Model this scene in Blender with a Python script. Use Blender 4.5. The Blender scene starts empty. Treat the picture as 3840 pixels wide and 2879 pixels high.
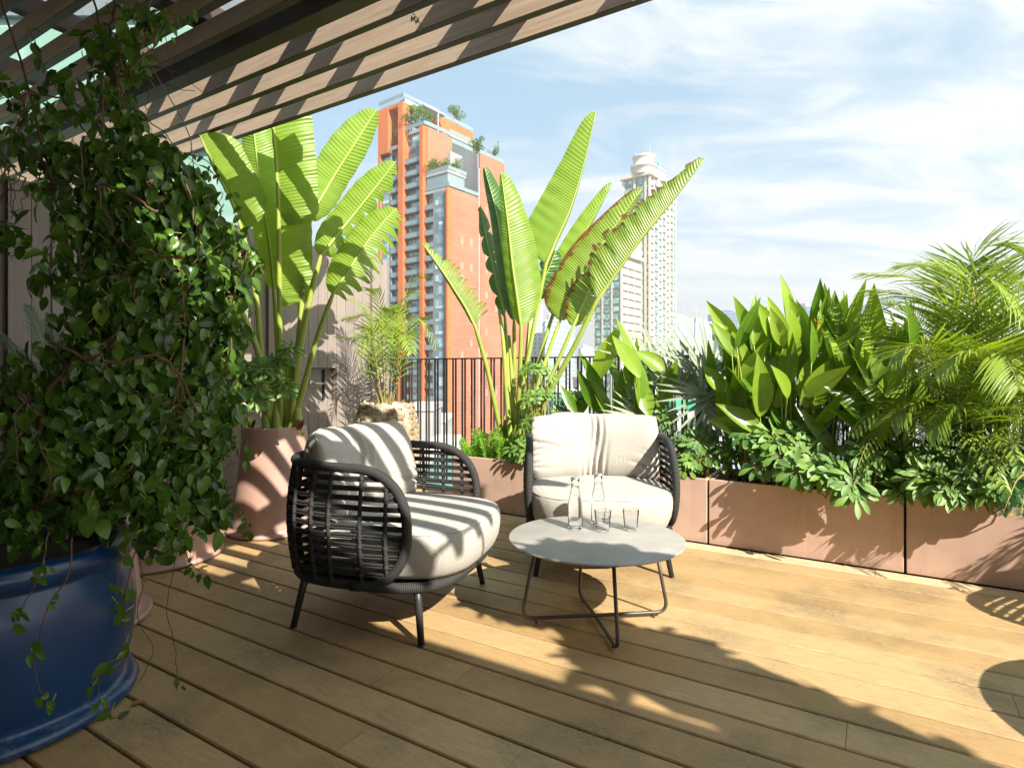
import bpy, math, random
from mathutils import Vector as V, Matrix
C = bpy.context.scene.collection
PI = math.pi
def R(d): return math.radians(d)
# ---------------------------------------------------------------- geometry of the place
F, HZ, EYE = 592.0, 370.0, 1.1
TA, NA = V((.852, -.523, 0)), V((.523, .852, 0))      # along the boards / away across the boards
def W(px, py, Z): return V(((px-512)/F*Z, Z, EYE+(HZ-py)/F*Z))
def D(dx, dy, Z): return W(dx/2.159, dy/2.159, Z)
def G(px, py, z=0): return W(px, py, F*(EYE-z)/(py-HZ))
def TN(t, n, z=0): return TA*t + NA*n + V((0, 0, z))
def PN(px, py, n):
    r = (px-512)/F
    return W(px, py, n/(.523*r+.852))
def PT(px, py, t):
    r = (px-512)/F
    return W(px, py, t/(.852*r-.523))
def lerp(a, b, x): return a+(b-a)*x
def rv(rnd, s=1.0): return V((rnd.gauss(0, 1), rnd.gauss(0, 1), rnd.gauss(0, 1)))*s
def rdir(rnd):
    v = rv(rnd)
    return v.normalized() if v.length > 1e-6 else V((0, 0, 1))

def tag(o, label=None, cat=None, group=None, kind=None):
    if label: o['label'] = label
    if cat: o['category'] = cat
    if group: o['group'] = group
    if kind: o['kind'] = kind
    return o
def thing(name, label, cat, loc=(0, 0, 0), group=None, rz=0):
    o = bpy.data.objects.new(name, None); C.objects.link(o)
    o.location = loc; o.rotation_euler = (0, 0, rz); o.empty_display_size = .1
    return tag(o, label, cat, group)

class MB:
    """collects faces; vertex attribute lf = (along, across, tint)"""
    def __init__(s): s.v = []; s.f = []; s.a = []; s.sm = []
    def add(s, vs, fs, at=(0, 0, .5), smooth=False):
        b = len(s.v); s.v += [tuple(x) for x in vs]
        if isinstance(at, list): s.a += at
        else: s.a += [at]*len(vs)
        s.f += [tuple(i+b for i in f) for f in fs]; s.sm += [smooth]*len(fs)
    def box(s, c, sz, rz=0, at=(0, 0, .5)):
        hx, hy, hz = sz[0]/2, sz[1]/2, sz[2]/2; cs, sn = math.cos(rz), math.sin(rz)
        vs = []
        for z in (-hz, hz):
            for x, y in ((-hx, -hy), (hx, -hy), (hx, hy), (-hx, hy)):
                vs.append((c[0]+x*cs-y*sn, c[1]+x*sn+y*cs, c[2]+z))
        s.add(vs, [(3, 2, 1, 0), (4, 5, 6, 7), (0, 1, 5, 4), (1, 2, 6, 5), (2, 3, 7, 6), (3, 0, 4, 7)], at)
    def obox(s, o, a, b, c, at=(0, 0, .5)):
        o, a, b, c = V(o), V(a), V(b), V(c)
        vs = [o, o+a, o+a+b, o+b, o+c, o+a+c, o+a+b+c, o+b+c]
        fs = [(3, 2, 1, 0), (4, 5, 6, 7), (0, 1, 5, 4), (1, 2, 6, 5), (2, 3, 7, 6), (3, 0, 4, 7)]
        if a.cross(b).dot(c) < 0: fs = [tuple(reversed(f)) for f in fs]
        s.add(vs, fs, at)
    def tnbox(s, t0, t1, n0, n1, z0, z1, at=(0, 0, .5)):
        s.obox(TN(t0, n0, z0), TA*(t1-t0), NA*(n1-n0), V((0, 0, z1-z0)), at)
    def tube(s, pts, r, k=8, at=(0, 0, .5), cap=True, closed=False):
        pts = [V(p) for p in pts]; n = len(pts)
        if n < 2: return
        rr = r if isinstance(r, (list, tuple)) else [r]*n
        vs = []; ats = []; up = None; L = 0
        for i in range(n):
            if closed: d = pts[(i+1) % n]-pts[i-1]
            else: d = pts[min(i+1, n-1)]-pts[max(i-1, 0)]
            if d.length < 1e-9: d = V((0, 0, 1))
            d.normalize()
            if up is None:
                up = V((0, 0, 1)) if abs(d.z) < .9 else V((1, 0, 0))
            up = (up-d*up.dot(d))
            if up.length < 1e-6: up = d.orthogonal()
            up.normalize(); sd = d.cross(up)
            if i: L += (pts[i]-pts[i-1]).length
            for j in range(k):
                a = 2*PI*j/k
                vs.append(pts[i]+(up*math.cos(a)+sd*math.sin(a))*rr[i])
                ats.append((L, j/k, at[2]))
        fs = []
        m = n if closed else n-1
        for i in range(m):
            i2 = (i+1) % n
            for j in range(k):
                j2 = (j+1) % k
                fs.append((i*k+j, i*k+j2, i2*k+j2, i2*k+j))
        if cap and not closed:
            fs.append(tuple(range(k-1, -1, -1))); fs.append(tuple((n-1)*k+j for j in range(k)))
        fs = [tuple(reversed(f)) for f in fs]
        s.add(vs, fs, ats, True)
    def lathe(s, c, prof, k=40, at=(0, 0, .5)):
        vs = []; ats = []
        for r, z in prof:
            for j in range(k):
                a = 2*PI*j/k
                vs.append((c[0]+r*math.cos(a), c[1]+r*math.sin(a), c[2]+z)); ats.append((z, j/k, at[2]))
        fs = []
        for i in range(len(prof)-1):
            for j in range(k):
                j2 = (j+1) % k
                fs.append((i*k+j, i*k+j2, (i+1)*k+j2, (i+1)*k+j))
        s.add(vs, fs, ats, True)
    def disc(s, c, r, k=40, at=(0, 0, .5)):
        vs = [(c[0]+r*math.cos(2*PI*j/k), c[1]+r*math.sin(2*PI*j/k), c[2]) for j in range(k)]
        s.add(vs, [tuple(range(k))], at)
    def ball(s, c, r, k=6, at=(0, 0, .5), sz=1):
        prof = [(max(1e-4, r*math.sin(PI*i/4)), -r*sz*math.cos(PI*i/4)) for i in range(5)]
        s.lathe(c, prof, k, at)
    def leaf(s, p, d, nrm, L, Wd, shape='lance', droop=.2, fold=.3, tint=.5, k=5, rnd=None, wav=0):
        """one leaf blade from base p along d, upper side nrm"""
        p, d, nrm = V(p), V(d).normalized(), V(nrm)
        sd = d.cross(nrm)
        if sd.length < 1e-5: sd = d.orthogonal()
        sd.normalize(); nn = sd.cross(d).normalized()
        vs = []; at = []; cf, sf = math.cos(fold), math.sin(fold)
        q = p.copy(); dd = d.copy()
        for i in range(k+1):
            x = i/k
            if shape == 'lance': w = math.sin(PI*min(1, x*.97+.03)**.78)**1.05
            elif shape == 'ovate': w = math.sin(PI*min(1, x)**.74)**.85 if 0 < x < 1 else 0
            elif shape == 'obov': w = math.sin(PI*x**1.5*.97+.05)**.8 if x < 1 else .1
            else: w = (1-x**3)*min(1, x*6+.25)
            w = max(w, .0)*Wd/2
            if i:
                dd = (dd - nn*droop*1.0/k - V((0, 0, 1))*droop*.6/k).normalized()
                q = q+dd*(L/k)
            n2 = sd.cross(dd).normalized()
            ww = 0 if rnd is None else rnd.uniform(-wav, wav)*Wd
            vs += [q+sd*w*cf+n2*(w*sf+ww), q, q-sd*w*cf+n2*(w*sf-ww)]
            at += [(x*L, 1, tint), (x*L, 0, tint), (x*L, -1, tint)]
        fs = []
        for i in range(k):
            a = i*3
            fs += [(a, a+1, a+4, a+3), (a+1, a+2, a+5, a+4)]
        s.add(vs, fs, at, True)
    def build(s, name, m, parent=None, bevel=0, label=None):
        me = bpy.data.meshes.new(name)
        off = V((0, 0, 0))
        if parent is not None:
            off = V(parent.location) if parent.type == 'EMPTY' and not parent.get('_loc') else V((0, 0, 0))
            if parent.type == 'MESH': off = V(parent.get('_off', (0, 0, 0)))
        if off.length > 0: vv = [(a-off.x, b-off.y, c-off.z) for a, b, c in s.v]
        else: vv = s.v
        me.from_pydata(vv, [], s.f); me.polygons.foreach_set('use_smooth', s.sm)
        at = me.attributes.new('lf', 'FLOAT_VECTOR', 'POINT')
        at.data.foreach_set('vector', [c for a in s.a for c in a])
        ms = m if isinstance(m, list) else [m]
        for x in ms: me.materials.append(x)
        me.update()
        o = bpy.data.objects.new(name, me); C.objects.link(o)
        if parent is not None:
            o.parent = parent
            o['_off'] = tuple(off)
        if bevel:
            b = o.modifiers.new('bevel', 'BEVEL'); b.width = bevel; b.segments = 2; b.limit_method = 'ANGLE'
        if label: o['label'] = label
        return o

# ---------------------------------------------------------------- materials
MATS = {}
class NT:
    def __init__(s, name):
        s.m = bpy.data.materials.new(name); s.m.use_nodes = True; s.t = s.m.node_tree
        s.b = s.t.nodes['Principled BSDF']; s.out = s.t.nodes['Material Output']
    def n(s, ty, **kw):
        x = s.t.nodes.new(ty)
        for k, v in kw.items():
            if k in x.inputs: x.inputs[k].default_value = v
            else: setattr(x, k, v)
        return x
    def l(s, a, b): s.t.links.new(a, b)
    def noise(s, scale, detail=4, vec=None, rough=.5, dist=0):
        x = s.n('ShaderNodeTexNoise'); x.inputs['Scale'].default_value = scale; x.inputs['Detail'].default_value = detail
        x.inputs['Roughness'].default_value = rough; x.inputs['Distortion'].default_value = dist
        if vec is not None: s.l(vec, x.inputs['Vector'])
        return x.outputs['Fac']
    def ramp(s, fac, stops, interp='LINEAR'):
        x = s.n('ShaderNodeValToRGB'); e = x.color_ramp.elements; x.color_ramp.interpolation = interp
        while len(e) < len(stops): e.new(.5)
        for i, (p, c) in enumerate(stops):
            e[i].position = p; e[i].color = (c[0], c[1], c[2], 1) if not isinstance(c, (int, float)) else (c, c, c, 1)
        s.l(fac, x.inputs[0]); return x.outputs[0]
    def mix(s, fac, a, b, mode='MIX'):
        x = s.n('ShaderNodeMix'); x.data_type = 'RGBA'; x.blend_type = mode
        for sock, v in ((x.inputs[0], fac), (x.inputs[6], a), (x.inputs[7], b)):
            if isinstance(v, (int, float)): sock.default_value = v
            elif isinstance(v, tuple): sock.default_value = (*v[:3], 1)
            else: s.l(v, sock)
        return x.outputs[2]
    def math(s, op, a, b=0, c=None):
        x = s.n('ShaderNodeMath'); x.operation = op
        for i, v in enumerate((a, b, c)):
            if v is None: continue
            if isinstance(v, (int, float)): x.inputs[i].default_value = v
            else: s.l(v, x.inputs[i])
        return x.outputs[0]
    def coord(s, kind='Object', sc=None, rot=None):
        x = s.n('ShaderNodeTexCoord'); o = x.outputs[kind]
        if sc or rot:
            mp = s.n('ShaderNodeMapping')
            if sc: mp.inputs['Scale'].default_value = sc
            if rot: mp.inputs['Rotation'].default_value = rot
            s.l(o, mp.inputs['Vector']); o = mp.outputs[0]
        return o
    def world(s, rot=None, sc=None):
        g = s.n('ShaderNodeNewGeometry'); o = g.outputs['Position']
        for (r, c) in ((rot, None), (None, sc)):
            if r or c:
                mp = s.n('ShaderNodeMapping')
                if c: mp.inputs['Scale'].default_value = c
                if r: mp.inputs['Rotation'].default_value = r
                s.l(o, mp.inputs['Vector']); o = mp.outputs[0]
        return o
    def lf(s):
        x = s.n('ShaderNodeAttribute'); x.attribute_name = 'lf'
        y = s.n('ShaderNodeSeparateXYZ'); s.l(x.outputs['Vector'], y.inputs[0])
        return y.outputs[0], y.outputs[1], y.outputs[2]
    def bump(s, h, st=.3, dist=.002, nrm=None):
        x = s.n('ShaderNodeBump'); x.inputs['Strength'].default_value = st; x.inputs['Distance'].default_value = dist
        s.l(h, x.inputs['Height'])
        if nrm is not None: s.l(nrm, x.inputs['Normal'])
        s.l(x.outputs[0], s.b.inputs['Normal']); return x.outputs[0]
    def col(s, c):
        if isinstance(c, tuple): s.b.inputs['Base Color'].default_value = (*c[:3], 1)
        else: s.l(c, s.b.inputs['Base Color'])
    def set(s, rough=.5, metal=0, spec=.5):
        s.b.inputs['Roughness'].default_value = rough; s.b.inputs['Metallic'].default_value = metal
        s.b.inputs['Specular IOR Level'].default_value = spec
def simple(name, c, rough=.5, metal=0, var=.12, scale=8, bump=0, spec=.5, bscale=None, dirt=None):
    m = NT(name); v = m.coord('Object')
    f = m.noise(scale, 5, v, .6)
    a = tuple(x*(1-var) for x in c); b = tuple(min(1, x*(1+var)) for x in c)
    cc = m.ramp(f, [(.3, a), (.7, b)])
    if dirt:
        g = m.ramp(m.noise(dirt[1], 6, v, .7), [(.5, 0), (.72, 1)])
        cc = m.mix(m.math('MULTIPLY', g, dirt[2]), cc, dirt[0])
    m.col(cc); m.set(rough, metal, spec)
    if bump: m.bump(m.noise(bscale or scale*6, 4, v), bump, .003)
    return m.m
def leafmat(name, dark, light, rough=.35, trans=.35, vein=0, vcol=None, brown=0, tcol=None, pleat=0, spec=.5):
    m = NT(name); u, v, t = m.lf()
    pos = m.world()
    f = m.math('ADD', m.math('MULTIPLY', t, .8), m.math('MULTIPLY', m.noise(9, 3, pos), .3))
    c = m.ramp(f, [(.1, dark), (.85, light)])
    c = m.mix(m.ramp(m.noise(2.6, 4, pos, .65), [(.48, 0), (.72, .4)]), c, tuple(min(1, x*1.15+.035) for x in light))
    c = m.mix(m.ramp(m.noise(38, 5, pos, .8), [(.62, 0), (.70, .35)]), c, (light[0]*.9+.03, light[1]*.62, light[2]*.6))
    if vcol:
        av = m.math('ABSOLUTE', v, 0)
        k = m.ramp(av, [(.0, 1), (.07, 0)])
        c = m.mix(m.math('MULTIPLY', k, .8), c, vcol)
    if brown:
        av = m.math('ABSOLUTE', v, 0)
        nz = m.noise(22, 4, pos)
        k = m.ramp(m.math('ADD', m.math('MULTIPLY', av, .75), m.math('MULTIPLY', nz, .5)), [(.82, 0), (.90, 1)])
        c = m.mix(m.math('MULTIPLY', k, brown), c, (.16, .06, .018))
    if pleat:
        lean = m.math('ADD', u, m.math('MULTIPLY', m.math('ABSOLUTE', v, 0), -.03))
        w = m.math('SINE', m.math('MULTIPLY', lean, pleat))
        w2 = m.noise(260, 2, pos)
        bw = m.math('ADD', w, m.math('MULTIPLY', w2, .2))
        m.bump(bw, .5, .003)
        c = m.mix(m.math('MULTIPLY', m.ramp(w, [(.6, 0), (1, 1)]), .10), c, light)
    else:
        m.bump(m.noise(60, 3, pos), .25, .003)
    m.col(c); m.set(rough, 0, spec)
    tr = m.n('ShaderNodeBsdfTranslucent')
    tc = m.mix(1.0, c, tcol or (1.5, 1.7, .6), 'MULTIPLY')
    m.l(tc, tr.inputs['Color'])
    mx = m.n('ShaderNodeMixShader'); mx.inputs[0].default_value = trans
    m.l(m.b.outputs[0], mx.inputs[1]); m.l(tr.outputs[0], mx.inputs[2]); m.l(mx.outputs[0], m.out.inputs['Surface'])
    return m.m
CLOUD_OFF = (2.3, .4, 0)
SKY_LIFT = .6; SKY_PALE = (1.6, 2.7, 3.3, 1); CLOUD_C = (4.1, 4.2, 4.2, 1)
EXPO = 1.42; WSTR = .10
HAZE = .0006
CLIMB = [(1.75, .94, 2.7, .07, 26), (2.0, .95, 2.72, .08, 30), (2.3, .94, 2.7, .09, 30), (2.55, .88, 2.7, .11, 36), (2.8, .78, 2.7, .16, 60), (3.1, .66, 2.7, .2, 70), (3.4, .5, 2.7, .22, 80), (3.7, .35, 2.7, .25, 80), (3.1, .38, 2.7, .22, 70), (4.0, .3, 2.7, .2, 60), (2.4, .70, 2.7, .10, 40), (3.0, .55, 2.7, .18, 60), (3.4, .3, 2.7, .2, 60)]
DROT = (0, 0, math.atan2(.523, .852))     # turns world xy into (t, n)
def mk_deck():
    m = NT('deck_wood'); u, v, t = m.lf()
    p = m.world(rot=DROT)
    mp = m.n('ShaderNodeMapping'); mp.inputs['Scale'].default_value = (1, 9, 1); m.l(p, mp.inputs['Vector'])
    off = m.n('ShaderNodeVectorMath'); off.operation = 'ADD'; m.l(mp.outputs[0], off.inputs[0])
    cb = m.n('ShaderNodeCombineXYZ'); m.l(m.math('MULTIPLY', t, 37), cb.inputs[0]); m.l(m.math('MULTIPLY', t, 91), cb.inputs[2]); m.l(cb.outputs[0], off.inputs[1])
    q = off.outputs[0]
    grain = m.noise(16, 6, q, .65, .6)
    fine = m.noise(110, 6, q, .75)
    blot = m.noise(2.2, 5, p, .6)
    c = m.ramp(t, [(0, (.45, .305, .14)), (.5, (.505, .355, .175)), (1, (.56, .405, .21))])
    c = m.mix(m.ramp(grain, [(.35, .0), (.75, .5)]), c, (.24, .135, .052))
    c = m.mix(m.ramp(fine, [(.5, 0), (.72, .42)]), c, (.14, .09, .05))
    k = m.math('MULTIPLY', m.ramp(blot, [(.47, 0), (.64, 1)]), m.ramp(m.noise(55, 7, q, .8), [(.42, 0), (.58, 1)]))
    c = m.mix(m.math('MULTIPLY', k, .7), c, (.065, .06, .052))
    sc = m.noise(5, 2, m.coord('Object', sc=(1, 1, 1)), .5, 2.5)
    ln = m.ramp(sc, [(.492, 0), (.497, 1), (.502, 0)])
    c = m.mix(m.math('MULTIPLY', ln, .18), c, (.10, .06, .03))
    sp = m.n('ShaderNodeTexVoronoi'); sp.inputs['Scale'].default_value = 7; m.l(p, sp.inputs['Vector'])
    dots = m.ramp(sp.outputs['Distance'], [(.0, 1), (.035, 1), (.05, 0)])
    c = m.mix(m.math('MULTIPLY', dots, m.ramp(m.noise(1.1, 2, p), [(.58, 0), (.62, .7)])), c, (.62, .6, .55))
    m.col(c); m.set(.5, 0, .38)
    m.l(m.ramp(blot, [(.3, .42), (.7, .6)]), m.b.inputs['Roughness'])
    m.bump(m.math('ADD', grain, m.math('MULTIPLY', fine, .6)), .28, .003)
    return m.m
def mk_fabric(name='cushion_fabric', c=(.48, .46, .42)):
    m = NT(name); p = m.coord('Object')
    w1 = m.n('ShaderNodeTexWave'); w1.inputs['Scale'].default_value = 75; w1.bands_direction = 'X'; w1.inputs['Distortion'].default_value = 1.2; m.l(p, w1.inputs[0])
    w2 = m.n('ShaderNodeTexWave'); w2.inputs['Scale'].default_value = 75; w2.bands_direction = 'Z'; w2.inputs['Distortion'].default_value = 1.2; m.l(p, w2.inputs[0])
    w3 = m.n('ShaderNodeTexWave'); w3.inputs['Scale'].default_value = 75; w3.bands_direction = 'Y'; w3.inputs['Distortion'].default_value = 1.2; m.l(p, w3.inputs[0])
    h = m.math('ADD', m.math('MULTIPLY', w1.outputs['Fac'], w2.outputs['Fac']), m.math('MULTIPLY', w3.outputs['Fac'], .6))
    nz = m.noise(320, 2, p)
    cc = m.mix(m.ramp(nz, [(.35, 0), (.65, 1)]), tuple(x*.78 for x in c), tuple(min(1, x*1.1) for x in c))
    cc = m.mix(m.math('MULTIPLY', m.ramp(h, [(.3, 1), (.9, 0)]), .22), cc, tuple(x*.6 for x in c))
    m.col(cc); m.set(.9, 0, .25); m.b.inputs['Sheen Weight'].default_value = .15
    m.bump(m.math('ADD', h, nz), .8, .0014)
    return m.m
def mk_rope():
    m = NT('charcoal_rope'); u, v, t = m.lf()
    s = m.math('SINE', m.math('ADD', m.math('MULTIPLY', u, 900), m.math('MULTIPLY', v, 6.283)))
    m.col(m.mix(m.ramp(s, [(0, 0), (1, 1)]), (.022, .023, .024), (.062, .063, .062))); m.set(.72, 0, .35)
    m.bump(s, .6, .002); return m.m
def mk_glass(name, c=(1, 1, 1), rough=0.0, ior=1.22):
    m = NT(name); m.col(c); m.set(rough, 0, .5); m.b.inputs['Transmission Weight'].default_value = 1; m.b.inputs['IOR'].default_value = ior
    return m.m
def mk_slat():
    m = NT('taupe_slat'); u, v, t = m.lf(); p = m.world(rot=DROT)
    mp = m.n('ShaderNodeMapping'); mp.inputs['Scale'].default_value = (1.2, 30, 30); m.l(p, mp.inputs['Vector'])
    g = m.noise(2.5, 6, mp.outputs[0], .65, .3)
    c = m.ramp(g, [(.3, (.34, .27, .20)), (.7, (.52, .42, .33))])
    c = m.mix(m.math('MULTIPLY', t, .3), c, (.34, .23, .15)); m.col(c); m.set(.45, 0, .4)
    m.bump(g, .15, .002); return m.m
def mk_wall():
    m = NT('wall_cladding'); p = m.world(); u, v, t = m.lf()
    mp = m.n('ShaderNodeMapping'); mp.inputs['Scale'].default_value = (40, 40, 1.5); m.l(p, mp.inputs['Vector'])
    g = m.noise(1.4, 5, mp.outputs[0], .6); b = m.noise(1.8, 4, p, .6)
    c = m.mix(m.ramp(g, [(.3, 0), (.7, 1)]), (.235, .198, .178), (.30, .255, .232))
    c = m.mix(m.math('MULTIPLY', t, .35), c, (.21, .185, .17))
    c = m.mix(m.ramp(b, [(.45, 0), (.8, .25)]), c, (.38, .33, .30)); m.col(c); m.set(.42, .0, .4)
    return m.m
def mk_pot(name, c, rough, coat=0, dirt=.2, dc=(.5, .45, .4), streak=False):
    m = NT(name); p = m.coord('Object')
    n1 = m.noise(3, 5, p, .6); n2 = m.noise(26, 6, p, .7)
    cc = m.ramp(n1, [(.3, tuple(x*.84 for x in c)), (.7, tuple(x*1.12 for x in c))])
    cc = m.mix(m.math('MULTIPLY', m.ramp(n2, [(.58, 0), (.72, 1)]), dirt), cc, dc)
    m.col(cc); m.set(rough, 0, .5); m.b.inputs['Coat Weight'].default_value = coat; m.b.inputs['Coat Roughness'].default_value = .12
    if streak:
        mp = m.n('ShaderNodeMapping'); mp.inputs['Scale'].default_value = (9, 9, .7); m.l(m.world(), mp.inputs['Vector'])
        s1 = m.ramp(m.noise(1.6, 5, mp.outputs[0], .7), [(.5, 0), (.7, 1)]); cc = m.mix(m.math('MULTIPLY', s1, .28), cc, (.36, .23, .17))
        z_ = m.n('ShaderNodeSeparateXYZ'); m.l(m.world(), z_.inputs[0])
        b1_ = m.ramp(m.math('ADD', z_.outputs[2], m.math('MULTIPLY', m.noise(12, 5, m.world(), .7), .10)), [(.05, 1), (.11, 0)])
        cc = m.mix(m.math('MULTIPLY', b1_, .45), cc, (.25, .17, .12)); m.col(cc)
    m.bump(n1, .12, .01); return m.m
def mk_blue():
    m = NT('blue_glaze'); p = m.coord('Object'); u, v, t = m.lf()
    n1 = m.noise(3, 5, p, .6)
    c = m.ramp(n1, [(.3, (.001, .026, .095)), (.7, (.002, .05, .15))])
    edge = m.ramp(u, [(.0, 1), (.055, 1), (.075, 0)])
    ch = m.math('MULTIPLY', m.ramp(m.noise(9, 6, p, .75), [(.56, 0), (.64, 1)]), edge)
    c = m.mix(m.math('MULTIPLY', ch, .22), c, (.2, .32, .42))
    m.col(c); m.set(.36, 0, .5); m.b.inputs['Coat Weight'].default_value = .35; m.b.inputs['Coat Roughness'].default_value = .2
    m.bump(n1, .1, .01); return m.m
def mk_facade(name, base, var, sx, sz, ang, line=(.5, .5, .5), la=.5):
    """cladding with a joint grid in the wall's own surface"""
    m = NT(name); p = m.world(rot=(0, 0, -ang))
    sp = m.n('ShaderNodeSeparateXYZ'); m.l(p, sp.inputs[0])
    h = m.math('ADD', sp.outputs[0], sp.outputs[1])
    a = m.math('FRACT', m.math('DIVIDE', h, sx)); b = m.math('FRACT', m.math('DIVIDE', sp.outputs[2], sz))
    k = m.math('MAXIMUM', m.ramp(a, [(.0, 1), (.05, 1), (.1, 0)]), m.ramp(b, [(.0, 1), (.04, 1), (.08, 0)]))
    n1 = m.noise(.12, 5, p, .6)
    c = m.ramp(n1, [(.35, tuple(x*(1-var) for x in base)), (.65, tuple(x*(1+var) for x in base))])
    c = m.mix(m.math('MULTIPLY', k, la), c, line); m.col(c); m.set(.7, 0, .3); return m.m
def mk_winglass(name, c1, c2, scale=.45):
    m = NT(name); p = m.world()
    n1 = m.n('ShaderNodeTexWhiteNoise'); sn = m.n('ShaderNodeVectorMath'); sn.operation = 'SNAP'; m.l(p, sn.inputs[0]); sn.inputs[1].default_value = (1.1, 1.1, 1.5)
    m.l(sn.outputs[0], n1.inputs[0])
    m.col(m.ramp(n1.outputs[0], [(0, c1), (.6, c2), (1, tuple(min(1, x*1.7+.08) for x in c2))])); m.set(.12, 0, .7); return m.m
def mk_basket():
    m = NT('woven_palm_strip'); u, v, t = m.lf(); p = m.coord('Object')
    g = m.noise(60, 4, p); c = m.ramp(t, [(0, (.26, .19, .11)), (.5, (.40, .32, .22)), (1, (.56, .50, .40))])
    c = m.mix(m.ramp(g, [(.5, 0), (.8, .5)]), c, (.25, .17, .1)); m.col(c); m.set(.5, 0, .4); m.bump(g, .2, .002); return m.m
M = dict(
 deck=mk_deck(), fabric=mk_fabric(), rope=mk_rope(), slat=mk_slat(), wall=mk_wall(),
 blue=mk_blue(), basket=mk_basket(),
 under=simple('dark_void', (.012, .010, .009), .9),
 beam=simple('dark_beam', (.05, .036, .027), .55, 0, .2, 6),
 border=simple('border_board', (.56, .43, .27), .6, 0, .15, 20, .2),
 planter=mk_pot('planter_paint', (.55, .385, .31), .42, 0, .12, (.5, .36, .29), True),
 pink=mk_pot('pink_pot_paint', (.43, .275, .225), .45, .1, .12, (.47, .33, .27)),
 metal=simple('charcoal_metal', (.035, .037, .038), .42, .3, .2, 10),
 tmetal=simple('table_leg_metal', (.075, .068, .062), .4, .35, .2, 20),
 top=simple('grey_tabletop', (.33, .32, .305), .45, .0, .12, 7, .12, dirt=((.5, .485, .45), 9, .35)),
 rail=simple('railing_paint', (.06, .04, .032), .45, .2, .15, 20),
 soil=simple('soil', (.035, .022, .014), .95, 0, .4, 60, .8, .2),
 steel=simple('brushed_steel', (.55, .56, .57), .3, .9, .1, 30),
 cap=simple('aluminium_cap', (.72, .73, .74), .28, .9, .08, 60),
 glass=mk_glass('clear_glass'), thin=mk_glass('thin_clear_glass', ior=1.12), water=mk_glass('still_water', (.97, 1, .99)),
 bark=simple('vine_bark', (.12, .062, .034), .8, 0, .35, 40, .6),
 wire=simple('grey_wire', (.3, .3, .3), .4, .6),
 stalk=leafmat('green_stalk', (.20, .30, .035), (.44, .52, .11), .4, .15, tcol=(1.2, 1.3, .6)),
 cane=leafmat('cane', (.20, .18, .04), (.38, .33, .10), .5, .1),
 ban=leafmat('big_leaf_lit', (.13, .25, .02), (.28, .42, .065), .34, .42, vcol=(.55, .62, .28), pleat=290, tcol=(1.5, 1.5, .45)),
 ban2=leafmat('big_leaf_browned_shaded', (.11, .19, .012), (.20, .30, .035), .4, .24, vcol=(.5, .55, .25), brown=1, pleat=290, tcol=(1.6, 1.5, .35)),  # browned edges; the darker green also stands in for the shaded side
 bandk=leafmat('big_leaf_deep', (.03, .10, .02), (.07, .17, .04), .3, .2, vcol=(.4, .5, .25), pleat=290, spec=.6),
 heli=leafmat('paddle_leaf', (.06, .16, .010), (.26, .40, .035), .3, .32, vcol=(.3, .42, .12), pleat=0, tcol=(1.5, 1.5, .45)),
 sche=leafmat('umbrella_leaf', (.045, .14, .02), (.17, .31, .05), .5, .24, vcol=(.2, .33, .1), tcol=(1.5, 1.5, .45)),
 vine=leafmat('vine_leaf', (.014, .05, .008), (.10, .215, .024), .25, .26, vcol=(.13, .25, .06), tcol=(1.5, 1.6, .4)),
 areca=leafmat('feather_leaf', (.10, .185, .015), (.245, .36, .05), .34, .3, tcol=(1.6, 1.5, .35)),
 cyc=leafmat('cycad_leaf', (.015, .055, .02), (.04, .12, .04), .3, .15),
 fan=leafmat('silver_fan_leaf', (.12, .17, .11), (.27, .33, .22), .45, .15, tcol=(1.2, 1.2, .8)),
 fern=leafmat('fern_needles', (.10, .24, .012), (.24, .46, .03), .5, .4, tcol=(1.5, 1.6, .35)),
 flower=leafmat('orange_bract', (.7, .16, .02), (.85, .25, .04), .4, .3, tcol=(1.3, 1, .6)),
 dead=leafmat('dry_leaf', (.22, .10, .03), (.36, .2, .07), .6, .2, tcol=(1.2, 1, .6)),
)
# ================================================================= camera, light, sky
sc = bpy.context.scene
cam = bpy.data.cameras.new('camera'); co = bpy.data.objects.new('camera', cam); C.objects.link(co)
co.location = (0, 0, EYE); co.rotation_euler = (R(90), 0, 0)
cam.sensor_width = 36; cam.lens = F/1024*36; cam.shift_y = -(383.5-HZ)/1024; cam.clip_end = 20000; cam.clip_start = .02
sc.camera = co
SUN_EL = R(37.5); HX, HY = -.574, .819
sd = bpy.data.lights.new('sun', 'SUN'); sd.energy = 5.0; sd.angle = R(.4); sd.color = (1, .91, .78)
so = bpy.data.objects.new('sun', sd); C.objects.link(so)
so.rotation_euler = V((HX*math.cos(SUN_EL), HY*math.cos(SUN_EL), -math.sin(SUN_EL))).to_track_quat('-Z', 'Y').to_euler()
w = bpy.data.worlds.new('World'); sc.world = w; w.use_nodes = True
wt = w.node_tree; bg = wt.nodes['Background']; bg.inputs[1].default_value = WSTR
sky = wt.nodes.new('ShaderNodeTexSky'); sky.sky_type = 'NISHITA'; sky.sun_disc = False
sky.sun_elevation = SUN_EL; sky.sun_rotation = math.atan2(-HX, -HY); sky.air_density = 1.0; sky.dust_density = 1.6; sky.ozone_density = 1.0
def wn(ty): return wt.nodes.new(ty)
tc = wn('ShaderNodeTexCoord'); sp = wn('ShaderNodeSeparateXYZ'); wt.links.new(tc.outputs['Generated'], sp.inputs[0])
def wm(op, a, b=0, clamp=False):
    x = wn('ShaderNodeMath'); x.operation = op; x.use_clamp = clamp
    for i, v in enumerate((a, b)):
        if isinstance(v, (int, float)): x.inputs[i].default_value = v
        else: wt.links.new(v, x.inputs[i])
    return x.outputs[0]
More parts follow.
